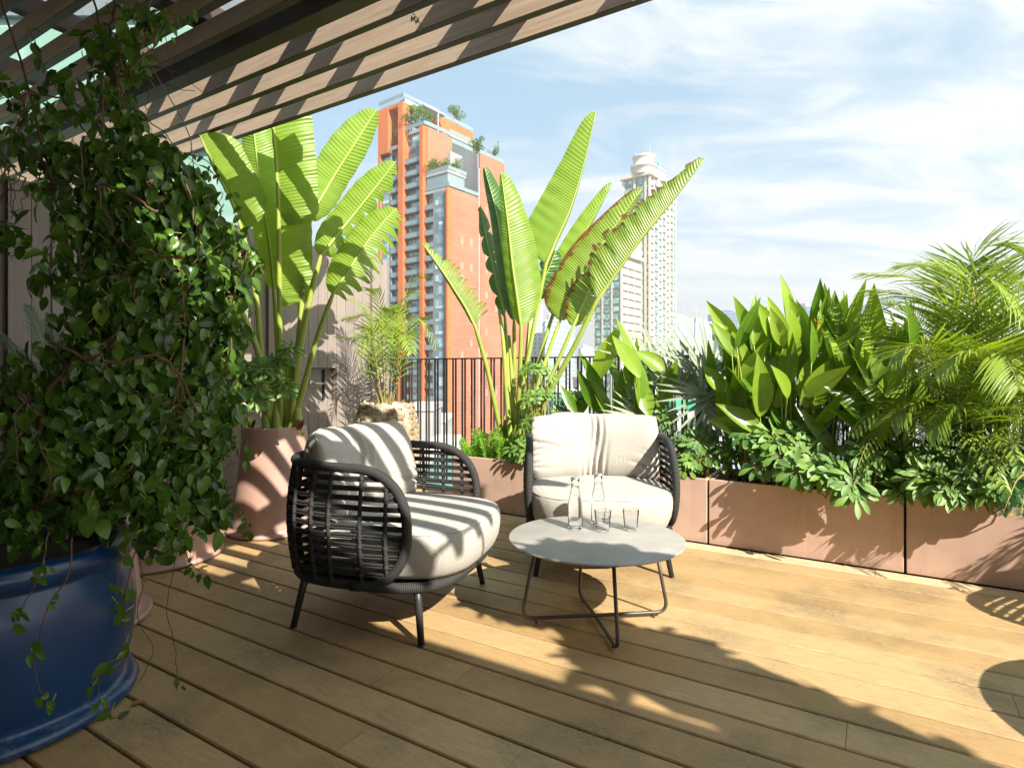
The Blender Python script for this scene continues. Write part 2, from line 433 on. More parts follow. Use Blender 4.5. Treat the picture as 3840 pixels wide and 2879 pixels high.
zz = wm('ADD', wm('MAXIMUM', sp.outputs[2], 0), .16)
cb = wn('ShaderNodeCombineXYZ'); wt.links.new(wm('DIVIDE', sp.outputs[0], zz), cb.inputs[0]); wt.links.new(wm('DIVIDE', sp.outputs[1], zz), cb.inputs[1])
def wnoise(scale, det, rough, dist, stretch, rot, off):
    mp = wn('ShaderNodeMapping'); mp.inputs['Scale'].default_value = stretch; mp.inputs['Rotation'].default_value = (0, 0, rot); mp.inputs['Location'].default_value = off
    wt.links.new(cb.outputs[0], mp.inputs[0])
    x = wn('ShaderNodeTexNoise'); x.inputs['Scale'].default_value = scale; x.inputs['Detail'].default_value = det; x.inputs['Roughness'].default_value = rough; x.inputs['Distortion'].default_value = dist
    wt.links.new(mp.outputs[0], x.inputs[0]); return x.outputs[0]
def wramp(f, st):
    x = wn('ShaderNodeValToRGB'); e = x.color_ramp.elements
    while len(e) < len(st): e.new(.5)
    for i, (p, c) in enumerate(st): e[i].position = p; e[i].color = (c, c, c, 1)
    wt.links.new(f, x.inputs[0]); return x.outputs[0]
big = wnoise(.42, 4, .55, .4, (1, 1.25, 1), .5, CLOUD_OFF)
wisp = wnoise(1.5, 9, .62, .8, (1.0, 2.2, 1), -.75, (3.1, 1.7, 0))
cl = wm('ADD', wm('MULTIPLY', big, .85), wm('MULTIPLY', wisp, .72))
# more cloud to the right of the view and towards the horizon
bias = wm('ADD', wm('MULTIPLY', sp.outputs[0], .28), wm('MULTIPLY', wm('SUBTRACT', 1, wm('MULTIPLY', sp.outputs[2], 2.3, True)), .22))
cov = wramp(wm('ADD', cl, bias), [(.77, .03), (.87, .36), (.96, .84), (1.05, .97)])
mx = wn('ShaderNodeMix'); mx.data_type = 'RGBA'; wt.links.new(cov, mx.inputs[0])
tint = wn('ShaderNodeMix'); tint.data_type = 'RGBA'; tint.inputs[0].default_value = SKY_LIFT
wt.links.new(sky.outputs[0], tint.inputs[6]); tint.inputs[7].default_value = SKY_PALE
wt.links.new(tint.outputs[2], mx.inputs[6])
mx.inputs[7].default_value = CLOUD_C
wt.links.new(mx.outputs[2], bg.inputs[0])
sc.view_settings.view_transform = 'Standard'; sc.view_settings.look = 'None'; sc.view_settings.exposure = EXPO; sc.view_settings.gamma = 1
sc.render.engine = 'CYCLES'
sc.cycles.max_bounces = 16; sc.cycles.diffuse_bounces = 4; sc.cycles.glossy_bounces = 6; sc.cycles.transmission_bounces = 16; sc.cycles.transparent_max_bounces = 8; sc.cycles.caustics_refractive = True

# ================================================================= deck
rnd = random.Random(7)
PITCH = .158
mb = MB()
def board(t0, t1, n0, n1, tint, z=0.0):
    c = .004
    for (za, zb, ins) in ((z-.024, z-c, 0), ):
        pass
    vs = []; pr = [(n0, z-.024), (n0, z-c), (n0+c, z), (n1-c, z), (n1, z-c), (n1, z-.024)]
    for t in (t0, t1):
        for n, zz_ in pr: vs.append(TN(t, n, zz_))
    fs = [(i, i+1, i+7, i+6) for i in range(5)] + [(5, 0, 6, 11), (5, 4, 3, 2, 1, 0), (6, 7, 8, 9, 10, 11)]
    mb.add(vs, fs, (0, 0, tint))
k = -30
while True:
    n0 = 2.607+PITCH*k+.0045; n1 = n0+PITCH-.009
    k += 1
    if n1 < -2.6: continue
    if n0 > 3.70: break
    n1 = min(n1, 3.715)
    if n1-n0 < .03: break
    t = -4.18-rnd.uniform(0, 3.4)
    while t < 5.5:
        L = 3.6 if rnd.random() < .8 else rnd.uniform(1.2, 2.6)
        a = max(t, -4.18)
        if t+L > -4.1: board(a, t+L-.0015, n0, n1, rnd.random())
        t += L
for q in range(3):     # strip of deck running to the railing beside the planters
    board(-4.18, -2.99, 3.72+q*.24, 3.72+q*.24+.232, rnd.random())
deck = mb.build('deck', M['deck']); tag(deck, kind='structure')
mb = MB()
t = -3.0
while t < 5.4:
    board(t, t+1.497, 3.722, 3.838, rnd.random()); t += 1.5
tag(mb.build('deck_border', M['border']), kind='structure')
mb = MB(); mb.tnbox(-4.3, 5.5, -4, 4.62, -.35, -.03)
tag(mb.build('roof_slab', M['under']), kind='structure')  # slab coloured near black to stand in for shade under the boards

# ================================================================= left cladding wall with door
wl = thing('cladding_wall', 'tall taupe board wall with a recessed door handle behind the big leaved plant', 'wall', TN(-4.2, 2.4))
mb = MB(); WT = -4.2
bw = .105; n = -2.0; i = 0
HOLE = (3.50, 3.715, .825, 1.125)
rnd = random.Random(3)
offs = [0, 0, .035, .035, .035, 0, 0, 0, .03, .03]
while n < 4.42:
    n1 = min(n+bw, 4.42); o = offs[i % 10] if n < 3.3 else (0 if n < 4.1 else .03)
    tn = rnd.random()
    h = 2.22-(.0 if (i//5) % 2 else .03)
    g = .004
    if n1 > HOLE[0]+.01 and n < HOLE[1]-.01:
        mb.tnbox(WT-.06, WT+o, n+g, n1, 0, HOLE[2], (0, 0, tn)); mb.tnbox(WT-.06, WT+o, n+g, n1, HOLE[3], h, (0, 0, tn))
        mb.tnbox(WT-.09, WT-.062, n+.002, n1, HOLE[2]-.02, HOLE[3]+.02, (0, 0, tn))
    else:
        mb.tnbox(WT-.06, WT+o, n+g, n1, 0, h, (0, 0, tn))
        if n < 3.0 and i % 2 == 0: mb.tnbox(WT+o, WT+o+.012, n-.006, n+.008, 0, h, (0, 0, tn))
    n = n1; i += 1
mb.tnbox(WT-.2, WT-.10, -2.0, 4.42, 0, 2.15, (0, 0, 0)); mb.tnbox(WT-.1, WT-.06, 4.38, 4.42, 0, 2.15, (0, 0, 0))
mb.build('cladding', M['wall'], wl)
mb = MB(); mb.tnbox(WT-.06, WT-.052, 3.66, 3.685, .84, 1.11); mb.build('latch_edge', M['under'], wl)
mb = MB()
c0 = TN(WT-.06, 3.535, .985)
mb.tube([c0, c0+TA*.018], .032, 20); mb.tube([c0+TA*.015, c0+TA*.05], .011, 12)
mb.tube([c0+TA*.045, c0+TA*.05+NA*.02, c0+TA*.05+NA*.125], .0105, 12)
mb.build('door_handle', M['steel'], wl)

# ================================================================= pergola
pg = thing('pergola', 'dark slatted pergola with taupe louvre boards over the left of the deck', 'pergola', TN(-1.5, 1.5, 2.7))
ZS = 2.7; NE = 1.56*(ZS-EYE)
rnd = random.Random(11)
k = 0
while True:
    n1 = NE-k*PITCH; n0 = n1-.036
    if n0 < .0: break
    if k == 4:
        mb = MB(); mb.tnbox(-8.5, 1.2, n0-.05, n1, ZS-.02, ZS+.17, (0, 0, .5)); mb.build('beam', M['beam'], pg)
    else:
        te = 1.62-.33*n1 if n1 < 1.35 else .5; dp = .092; mb = MB(); mb.tnbox(-8.5, te, n0, n1, ZS, ZS+dp, (0, 0, rnd.random()*.4))
        sl = mb.build('slat', M['slat'], pg)
        mb = MB(); mb.tnbox(-8.5, te, n0+.0, n1, ZS-.004, ZS-.0005); mb.build('slat_edge', M['beam'], sl)
    k += 1
for t, wdt in ((-7.4, .1), (-6.3, .06), (-5.3, .1), (-4.45, .08), (-3.62, .06), (-2.95, .13), (-2.28, .10), (-1.42, .22), (-.72, .06), (-.05, .11), (.60, .05)):
    mb = MB(); mb.tnbox(t-wdt/2, t+wdt/2, .02, NE-.002 if t < .5 else .9, ZS+.175, ZS+.27); mb.build('cross_beam', M['beam'], pg)
for t, n in ((-4.05, .25), (1.3, .12)):
    mb = MB(); mb.tnbox(t-.05, t+.05, n-.05, n+.05, 0, ZS+.17); mb.build('post', M['beam'], pg)
wr = thing('hanging_wire', 'thin grey wire drooping from the pergola slats beside the vine', 'wire', D(315, 140, 2.6))
mb = MB(); pts = [(268, 0), (295, 60), (318, 95), (330, 150), (360, 200), (395, 260), (412, 300), (418, 360), (426, 420), (430, 470)]
mb.tube([D(a, b, 2.35) for a, b in pts], .0022, 5); mb.build('wire_strand', M['wire'], wr)

# unseen roof behind and above the photographer; left panel added to shade inner slats
rc = thing('roof_overhang', 'unseen dark roof above the photographer, its left panel added to shade the slats', 'roof', TN(0, -1.5, 3.4))
mb = MB(); mb.tnbox(-5, 6.5, -5, .10, 3.4, 3.43); mb.tnbox(-8.5, -.25, .10, 1.5, 3.4, 3.43); mb.build('roof_panel', simple('warm_soffit', (.16, .12, .08), .7), rc)
for t in (-4.6, 6.2):
    mb = MB(); mb.tnbox(t-.06, t+.06, -2.8, -2.68, 0, 3.4); mb.build('post', M['beam'], rc)

bwall = thing('added_rear_wall', 'added unseen wall behind the photographer, deepening the shade and bouncing warm light', 'wall', TN(0, -2.9))
mb = MB(); mb.tnbox(-5, 6.4, -3.1, -2.9, 0, 3.4); mb.build('cladding', simple('warm_fill_plaster', (.6, .5, .4), .8), bwall)  # wall added to block sky light; its pale warm colour bounces fill
for t in (-3.4, -1.1, 1.2, 3.5):
    mb = MB(); mb.tnbox(t, t+1.8, -2.9, -2.88, .05, 2.5); mb.build('added_dark_door', M['metal'], bwall)
# ================================================================= railing
rl = thing('balcony_railing', 'dark metal railing with paired upright bars along the roof edge', 'railing', TN(-1, 4.42))
RT = 1.215
mb = MB(); mb.tnbox(-4.18, 6.0, 4.395, 4.435, RT-.012, RT); mb.build('top_rail', M['rail'], rl)
mb = MB(); mb.tnbox(-4.18, 6.0, 4.40, 4.43, .06, .075); mb.build('bottom_rail', M['rail'], rl)
mb = MB(); t = -4.1
while t < 6:
    for o in (0, .032): mb.tnbox(t+o-.006, t+o+.006, 4.408, 4.422, .0755, RT-.0125)
    t += .1065
bars = mb.build('bars', M['rail'], rl); bars['kind'] = 'stuff'
for t in (-4.0, -2.60, -1.1, .4, 1.9, 3.4, 4.9):
    mb = MB(); mb.tnbox(t-.02, t+.02, 4.44, 4.48, -.02, RT-.02); mb.build('post', M['rail'], rl)

# ================================================================= planters
lab = ['long pink planter box behind the two armchairs, with ferns and big leaves', 'pink planter box directly right of the pale armchair', 'pink planter box in the middle right, below the paddle leaves', 'pink planter box at the right edge, under the palm', 'far right pink planter box beyond the palm shadow']
seams = [-2.93, -1.935, -.903, .137, 1.177, 2.217]
soil_tops = []
for i in range(5):
    a, b = seams[i]+.006, seams[i+1]-.006
    p = thing('planter_box', ['pink planter box left of the pale armchair, with bright fern and banana stems', 'pink planter box hidden mostly behind the pale armchair', 'pink planter box just right of the pale armchair, between two dark seams', 'pink planter box under the palm at the right edge', 'pink planter box beyond the right edge of the deck'][i], 'planter', TN((a+b)/2, 4.08), 'pink planter boxes in a row')
    mb = MB(); th = .022; N0, N1, H = 3.84, 4.36, .413
    mb.tnbox(a, b, N0, N0+th, .006, H); mb.tnbox(a, b, N1-th, N1, .006, H)
    mb.tnbox(a, a+th, N0+th, N1-th, .006, H-.0005); mb.tnbox(b-th, b, N0+th, N1-th, .006, H-.0005)
    mb.build('box', M['planter'], p, bevel=.004)
    mb = MB(); mb.tnbox(a+th, b-th, N0+th, N1-th, .2, H-.05); mb.build('soil', M['soil'], p)

# ================================================================= city ground
g = MB(); g.add([(-1500, -700, -38), (1500, -700, -38), (1500, 2300, -38), (-1500, 2300, -38)], [(0, 1, 2, 3)])
gm = NT('city_ground'); gp = gm.world()
gn = gm.noise(.03, 6, gp, .7); gn2 = gm.noise(.006, 4, gp, .6)
gc = gm.ramp(gn, [(.3, (.12, .13, .11)), (.5, (.33, .34, .33)), (.7, (.52, .52, .5))]); gc = gm.mix(gm.ramp(gn2, [(.5, 0), (.6, .6)]), gc, (.07, .12, .05))
gm.col(gc); gm.set(.9)
tag(g.build('ground', gm.m), kind='structure')
# ================================================================= armchairs
def sup(a, e): return math.copysign(abs(a)**e, a)
def outline(z, nseg=64, yf=None):
    """plan outline of the shell at height z from front right round the back to front left"""
    k = max(0, math.sin(PI*min(1, max(0, (z-.22)/.48))))
    a = .395+.022*k; b = .385+.022*k
    pts = []
    yf = .0 if yf is None else yf
    m = max(1, int(yf/.02))
    for i in range(m): pts.append((a-(.02*((yf-yf*i/m)/.26)**2), yf-yf*i/m))
    for i in range(nseg+1):
        an = PI*i/nseg
        pts.append((a*sup(math.cos(an), .52), -b*sup(math.sin(an), .62)))
    for i in range(m-1, -1, -1): pts.append((-(a-(.02*((yf-yf*i/m)/.26)**2)), yf-yf*i/m))
    return pts
def yfront(z):
    u = (z-.46)/.245
    return .255*max(0, 1-abs(u)**2.3)**(1/2.3)
def make_chair(label, loc, rz, grp='rope armchairs with pale cushions'):
    root = thing('armchair', label, 'armchair', loc, grp, rz)
    root['_loc'] = 1
    # rim
    mb = MB(); rim = []
    for i in range(24):
        s = -PI/2+PI*i/23*1.0
        z = .46+.24*sup(math.sin(s), .87); y = .255*sup(math.cos(s), .87)
        k = math.sin(PI*min(1, max(0, (z-.22)/.48))); rim.append((.395+.022*k-.02*(y/.26)**2, y, z))
    top = [(x, y, .70+.012*math.sin(PI*i/64)) for i, (x, y) in enumerate(outline(.70, 64)[1:-1])]
    left = [(-x, y, z) for x, y, z in reversed(rim)]
    mb.tube(rim+top+left, .0205, 12); mb.build('rim', M['rope'], root)
    # base ring and pan
    mb = MB()
    ring = [(.386*sup(math.cos(a), .58), .382*sup(math.sin(a), .66), .222) for a in [2*PI*i/72 for i in range(72)]]
    mb.tube(ring, .022, 10, closed=True)
    mb.add([(x, y, .226) for x, y, z in ring], [tuple(range(72))])
    mb.build('base_frame', M['rope'], root)
    # woven shell
    mb = MB(); rnd = random.Random(5)
    zs = [.236+.0385*i for i in range(12)]
    for z in zs:
        yf = yfront(z)
        for dz, ins in ((.0058, 0), (-.0058, .002)):
            o = outline(z, 72, yf)
            o = [(x*(1-ins), y) for x, y in o][::1]
            mb.tube([(x, y, z+dz+.0012*math.sin(i*.33+z*40)) for i, (x, y) in enumerate(o)], .0060, 6)
    # uprights with a knot at each crossing
    base = outline(.5, 72, 0)
    idx = []; acc = 0; nxt = .03
    for i in range(1, 72):
        acc += math.dist(base[i], base[i-1])
        if acc >= nxt: idx.append(i); nxt += .118
    ups = [('b', i) for i in idx]+[('a', .055, 1), ('a', .055, -1), ('a', .165, 1), ('a', .165, -1)]
    for u in ups:
        pts = []
        for j in range(15):
            z = .225+(.70-.225)*j/14
            if u[0] == 'b':
                o = outline(z, 72, 0); x, y = o[u[1]] if len(o) == 73 else o[u[1]+1]
            else:
                if yfront(z) < u[1]-.01: continue
                k = math.sin(PI*min(1, max(0, (z-.22)/.48))); x = (.395+.022*k-.02*(u[1]/.26)**2)*u[2]; y = u[1]
            pts.append((x*1.012, y*1.012, z))
        if len(pts) > 1: mb.tube(pts, .0085, 6)
        for z in zs:
            if u[0] == 'b':
                o = outline(z, 72, 0); x, y = o[u[1]] if len(o) == 73 else o[u[1]+1]
            else:
                if yfront(z) < u[1]: continue
                k = math.sin(PI*min(1, max(0, (z-.22)/.48))); x = (.395+.022*k-.02*(u[1]/.26)**2)*u[2]; y = u[1]
            mb.ball((x*1.006, y*1.006, z), .0135, 6, sz=1.15)
    mb.build('woven_shell', M['rope'], root)
    for sx in (-1, 1):
        for sy in (-1, 1):
            mb = MB(); mb.tube([(sx*.325, sy*.265, .225), (sx*.335, sy*.275, .16), (sx*.362, sy*.30, .004)], [.0165, .016, .0135], 12)
            mb.tube([(sx*.362, sy*.30, .006), (sx*.362, sy*.30, .0)], .0145, 12)
            mb.tube([(sx*.25, sy*.21, .215), (sx*.31, sy*.255, .195), (sx*.333, sy*.272, .165)], .009, 8)
            mb.build('leg', M['metal'], root)
    # seat cushion
    mb = MB(); K = 96; prof = [(.80, .243), (.88, .25), (.935, .275), (.975, .315), (.995, .36), (1, .395), (.992, .42), (.97, .436), (.93, .446), (.8, .453), (.6, .458), (.3, .461), (.0, .462)]
    vs = []; at = []
    for s, z in prof:
        for j in range(K):
            a = 2*PI*j/K; x = .395*sup(math.cos(a), .62)*s; y = .06+.405*sup(math.sin(a), .66)*s
            if y < 0: x *= .985
            wob = .0025*math.sin(j*.7)+.002*math.sin(j*1.9+z*30)
            vs.append((x*(1+wob), y*(1+wob), z)); at.append((0, 0, .5))
    fs = [(i*K+j, i*K+(j+1) % K, (i+1)*K+(j+1) % K, (i+1)*K+j) for i in range(len(prof)-1) for j in range(K)]
    fs.append(tuple(reversed(range(K))))
    mb.add(vs, fs, at, True)
    sc_ = mb.build('seat_cushion', M['fabric'], root)
    mb = MB(); mb.tube([(.393*sup(math.cos(a), .62)*.972*(1 if math.sin(a) > 0 else .985), .06+.405*sup(math.sin(a), .66)*.972, .4365) for a in [2*PI*i/96 for i in range(96)]], .0028, 5, closed=True)
    mb.build('piping', M['fabric'], sc_)
    # back cushion: one wide pillow gathered in the middle
    mb = MB(); NU, NV = 110, 46; grid = {}
    rnd = random.Random(2)
    cr = [(rnd.uniform(.66, .98), rnd.uniform(-.9, .9), rnd.uniform(.05, .11), rnd.choice((-1, 1))) for _ in range(22)]
    def surf(u, v, side):
        e = (max(0, 1-abs(u)**4.0)**.5)*(max(0, 1-abs(v)**3.0)**.55)
        mid = math.exp(-(u/.15)**2)
        th = .138*e*(1-.40*mid)
        uu = u+.10*math.sin(v*2.2)*0
        fold = .5+.5*math.sin(u*66+2.2*v+1.3*math.sin(3*v))
        th += (.030*fold-.012)*math.exp(-(abs(u)/.19)**4)*(.25+.75*e)*(.6+.6*abs(v))
        au = abs(u)
        for cu, cv, cw, sg in cr:
            if sg*u > 0:
                d = (v-cv)-(au-cu)*.6*math.sin(cv*5)
                th -= .019*math.exp(-(d/.04)**2)*math.exp(-((au-1)/(cw*3.4))**2)*e
        th += .003*math.sin(u*9+v*5)*e
        hh = .206*(1-.05*mid-.10*au**4+.02*math.sin(u*4.3)+.012*math.sin(u*13+v))
        x = .392*u*(1-.05*v*v*0-.035*abs(v)**3)
        yb = -.235-.085*(v*.5+.5)+.145*au**2.3
        nz = .34
        z = .442+.182+hh*v+side*th*.12
        y = yb+side*th*(.97 if side > 0 else .72)
        return (x, y, z)
    vs = []; fs = []
    for s in (1, -1):
        for i in range(NU+1):
            for j in range(NV+1):
                vs.append(surf(-1+2*i/NU, -1+2*j/NV, s))
    W1 = NV+1; off = (NU+1)*W1
    for i in range(NU):
        for j in range(NV):
            a = i*W1+j
            fs.append((a, a+1, a+1+W1, a+W1)); fs.append((off+a, off+a+W1, off+a+1+W1, off+a+1))
    mb.add(vs, fs, smooth=True)
    bc = mb.build('back_cushion', M['fabric'], root)
    mod = bc.modifiers.new('weld', 'WELD'); mod.merge_threshold = .0004
    mb = MB(); seam = []
    for i in range(61): seam.append(surf(-1+2*i/60, .995, .0))
    mb.tube(seam, .003, 5); mb.build('seam', M['fabric'], bc)
    return root
ch1 = make_chair('grey cushioned black rope armchair striped with slat shadows, seen from its side', (-.545, 2.80, 0), math.atan2(-.957, -.29))
ch2 = make_chair('pale sunlit armchair behind the table, facing the camera before the planters', (.497, 3.46, 0), math.atan2(.03, -1))
def copy_tree(o, parent=None, top=True):
    c = o.copy(); C.objects.link(c)
    if parent is not None: c.parent = parent
    for ch in list(o.children): copy_tree(ch, c, False)
    return c
ch3 = copy_tree(ch2); p = TN(1.62, 3.12); ch3.location = p; ch3.rotation_euler = (0, 0, R(120))
ch3['label'] = 'rope armchair standing out of view right, casting the woven shadow by the planter'

# ================================================================= low table
tb = thing('coffee_table', 'round grey low table with bent tube legs in front of the pale armchair', 'table', (.368, 2.60, 0), 'round low tables')
tb['_loc'] = 1
mb = MB(); TR = .382; TZ = .372
mb.lathe((0, 0, 0), [(.0001, TZ-.012), (TR-.02, TZ-.012), (TR-.004, TZ-.009), (TR, TZ-.005), (TR, TZ-.003), (TR-.002, TZ-.0008), (TR-.004, TZ), (.0001, TZ)], 96)
mb.build('table_top', M['top'], tb)
def bend(p0, p1, p2, r, k=8):
    p0, p1, p2 = V(p0), V(p1), V(p2); a = p1+(p0-p1).normalized()*r; b = p1+(p2-p1).normalized()*r
    return [(a*(1-x)**2+p1*2*x*(1-x)+b*x*x) for x in [i/k for i in range(k+1)]]
ang = [(.041-.368, 2.575-2.60), (.697-.368, 2.648-2.60), (.411-.368, 2.290-2.60), (.326-.368, 2.862-2.60)]
for i in (0, 2):
    a, b = ang[i], ang[i+1]; z = .022 if i == 0 else .016
    la = math.hypot(*a); lb = math.hypot(*b)
    P = [(a[0]*.80, a[1]*.80, TZ-.012)]+bend((a[0]*.8, a[1]*.8, TZ), (a[0], a[1], z), (0, 0, z+.006), .055)+[V((0, 0, z+.004))]+bend((0, 0, z+.006), (b[0], b[1], z), (b[0]*.8, b[1]*.8, TZ), .055)+[(b[0]*.8, b[1]*.8, TZ-.012)]
    mb = MB(); mb.tube(P, .0078, 12)
    for q in (a, b):
        mb.tube([(q[0]*.8, q[1]*.8, .0), (q[0]*.8, q[1]*.8, z)], .0055, 8)
    mb.build('leg_frame', M['tmetal'], tb)
# second table, just outside the picture on the right
t2 = copy_tree(tb); t2.location = TN(1.47, 2.28); t2.scale = (1.25, 1.25, 1.55); t2['label'] = 'taller round table standing out of view on the right'

# bottles and glasses
def bottle(px, py, label):
    c = W(px, py, F*(EYE-TZ)/(py-HZ)); c.z = TZ
    r = thing('water_bottle', label, 'bottle', c, 'clear water bottles on the table'); r['_loc'] = 1
    k = 1.0
    prof = [(.0, .0008), (.028, .0008), (.0325, .004), (.034, .012), (.034, .10), (.0335, .118), (.031, .135), (.026, .158), (.0215, .178), (.0195, .196), (.0188, .228), (.0195, .230)]
    inner = [(.0168, .230), (.0165, .205), (.0182, .18), (.0232, .156), (.0282, .134), (.0312, .115), (.0316, .10), (.0316, .016), (.028, .010), (.0001, .009)]
    mb = MB(); mb.lathe((0, 0, 0), [(.0001, .0008)]+prof[1:]+inner, 40)
    b = mb.build('glass_body', M['glass'], r)
    mb = MB(); mb.lathe((0, 0, 0), [(.0001, .0095), (.0278, .0105), (.0312, .0165), (.0312, .10), (.0308, .115), (.0278, .134), (.0228, .156), (.0178, .18), (.0165, .196), (.0001, .196)], 40)
    mb.build('water', M['water'], r)
    mb = MB(); mb.lathe((0, 0, 0), [(.0001, .231), (.0195, .231), (.0225, .2325), (.0228, .2345), (.0205, .2375), (.015, .240), (.0001, .2405)], 32)
    mb.build('cap', M['cap'], r)
    mb = MB(); s = -1 if px < 590 else 1
    mb.tube([(s*.0205, 0, .233), (s*.026, 0, .227), (s*.027, 0, .218), (s*.0215, 0, .214)], .0011, 6); mb.build('clasp', M['cap'], r)
    # raised maker's marks on the glass
    mb = MB(); rr = random.Random(int(px))
    for row, zz2, nn in ((0, .126, 6), (1, .114, 8)):
        for j in range(nn):
            a = -PI/2+(j-nn/2)*.15; rad = .0331 if row == 0 else .0338
            mb.box((rad*math.cos(a), rad*math.sin(a), zz2), (.0007, .0024, rr.uniform(.003, .006)), a)
    mb.build('raised_mark', M['glass'], r)
bottle(575.3, 528, 'left water bottle with a silver cap, nearer the camera')
bottle(598.3, 523.5, 'right water bottle with a silver cap, behind the left tumbler')
def tumbler(px, py, label, rz):
    c = W(px, py, F*(EYE-TZ)/(py-HZ)); c.z = TZ
    r = thing('tumbler', label, 'glass', c, 'empty tumblers on the table'); r['_loc'] = 1
    mb = MB(); K = 44
    prof = [(.0001, .0008, 1), (.025, .0008, 1), (.0285, .003, 1), (.030, .010, .97), (.0375, .094, .8), (.0368, .0955, .8), (.036, .094, .8), (.0288, .014, .97), (.026, .010, 1), (.0001, .0095, 1)]
    vs = []
    for rad, z, e in prof:
        for j in range(K):
            a = 2*PI*j/K; vs.append((rad*sup(math.cos(a), e)*.98, rad*sup(math.sin(a), e)*.98, z))
    fs = [(i*K+j, i*K+(j+1) % K, (i+1)*K+(j+1) % K, (i+1)*K+j) for i in range(len(prof)-1) for j in range(K)]
    mb.add(vs, fs, smooth=True); mb.build('glass_body', M['thin'], r); r.rotation_euler = (0, 0, rz)
tumbler(602.8, 530.5, 'empty clear tumbler directly before the right bottle', .3)
tumbler(630.8, 529.5, 'empty clear tumbler standing alone on the right of the table', -.1)

# ================================================================= pots
def pot(name, label, cat, c, prof, m, grp=None, soil=None, k=64):
    r = thing(name, label, cat, c, grp)
    mb = MB(); mb.lathe(c, prof, k); mb.build('pot_body', m, r)
    if soil:
        mb = MB(); mb.disc((c[0], c[1], soil[1]), soil[0], 40); mb.build('soil', M['soil'], r)
    return r
BP = V((-1.665, 1.925, 0))
pot('blue_pot', 'big glazed blue pot with rolled rim in the lower left corner', 'plant pot', BP,
    [(.0001, .004), (.362, .004), (.378, .012), (.383, .026), (.376, .040), (.356, .046), (.338, .05), (.336, .062), (.346, .09), (.361, .15), (.372, .23), (.376, .30), (.373, .37), (.364, .425), (.352, .452), (.35, .462), (.368, .475), (.378, .498), (.374, .525), (.352, .54), (.325, .535), (.315, .50), (.31, .42)], M['blue'], soil=(.32, .47))
def cone(R0, R1, H): return [(.0001, .004), (R0+.03, .004), (R0+.042, .012), (R0+.042, .024), (R0+.032, .032), (R0+.006, .03), (R0-.004, .04), (R0, .06), (lerp(R0, R1, .04), .10), (lerp(R0, R1, .25), H*.33), (lerp(R0, R1, .62), H*.7), (R1+.004, H-.01), (R1+.002, H), (R1-.012, H), (R1-.018, H-.03), (R1-.02, H-.2)]
PA = V((-2.10, 3.50, 0)); PCc = W(275.5, 428, 4.12); PCc.z = 0; PBb = V((-1.97, 2.56, 0))
pot('pink_pot', 'large dusty pink tapered pot half hidden behind the vine', 'plant pot', PA, cone(.315, .25, .68), M['pink'], 'dusty pink tapered pots', (.235, .62))
pot('pink_pot', 'dusty pink tapered pot holding the banana like plant, striped with sun', 'plant pot', PCc, cone(.275, .2, .715), M['pink'], 'dusty pink tapered pots', (.185, .66))
pot('pink_pot', 'dusty pink pot mostly hidden directly behind the blue pot', 'plant pot', PBb, cone(.315, .27, .5), M['pink'], 'dusty pink tapered pots', (.25, .45))
# woven basket planter: strips laid over and under around a barrel body
BK = PN(386.6, 403, 3.74); BK.z = 0
r = thing('woven_planter', 'tall basket planter of pale woven strips beside the wall', 'plant pot', BK)
mb = MB(); H = .825; mb.lathe(BK, [(.19, .0), (.20, .3), (.215, .6), (.22, .7), (.22, H-.012), (.205, H-.014), (.20, H-.1)], 48); mb.build('liner', M['basket'], r)
rnd = random.Random(9); mb = MB()
def brad(z): return .206+.062*math.sin(PI*min(1, max(0, (z+.05)/(H+.22)))) + (.0 if z < .62 else -.07*((z-.62)/.2)**2*.35)
rows = 19; cols = 30; rh = H/rows
for i in range(rows):
    z0 = i*rh
    for j in range(cols):
        a = 2*PI*(j+(.5 if i % 2 else 0))/cols+rnd.uniform(-.02, .02); hz = (i+j) % 2 == 0
        rr = brad(z0+rh/2)+.008
        c = V((BK.x+rr*math.cos(a), BK.y+rr*math.sin(a), z0+rh/2+rnd.uniform(-.003, .003)))
        tan = V((-math.sin(a), math.cos(a), 0)); out = V((math.cos(a), math.sin(a), 0)); up = V((0, 0, 1))
        ang_ = rnd.uniform(-.22, .22); tan = tan*math.cos(ang_)+up*math.sin(ang_); up = tan.cross(out)*-1
        wd = 2*PI*rr/cols
        hx, hy = (wd*.74, rh*.45) if hz else (wd*.40, rh*.78)
        vs = []; 
        for q in range(5):
            x = -1+q*.5
            for s in range(5):
                y = -1+s*.5
                bulge = .010*(1-.9*(x*x if hz else y*y))*(1-.35*(y*y if hz else x*x))
                vs.append(c+tan*hx*x+up*hy*y+out*(bulge-.006))
        fs = [(q*5+s, q*5+s+1, q*5+s+6, q*5+s+5) for q in range(4) for s in range(4)]
        mb.add(vs, fs, (0, 0, rnd.random()), True)
mb.build('weave', M['basket'], r)
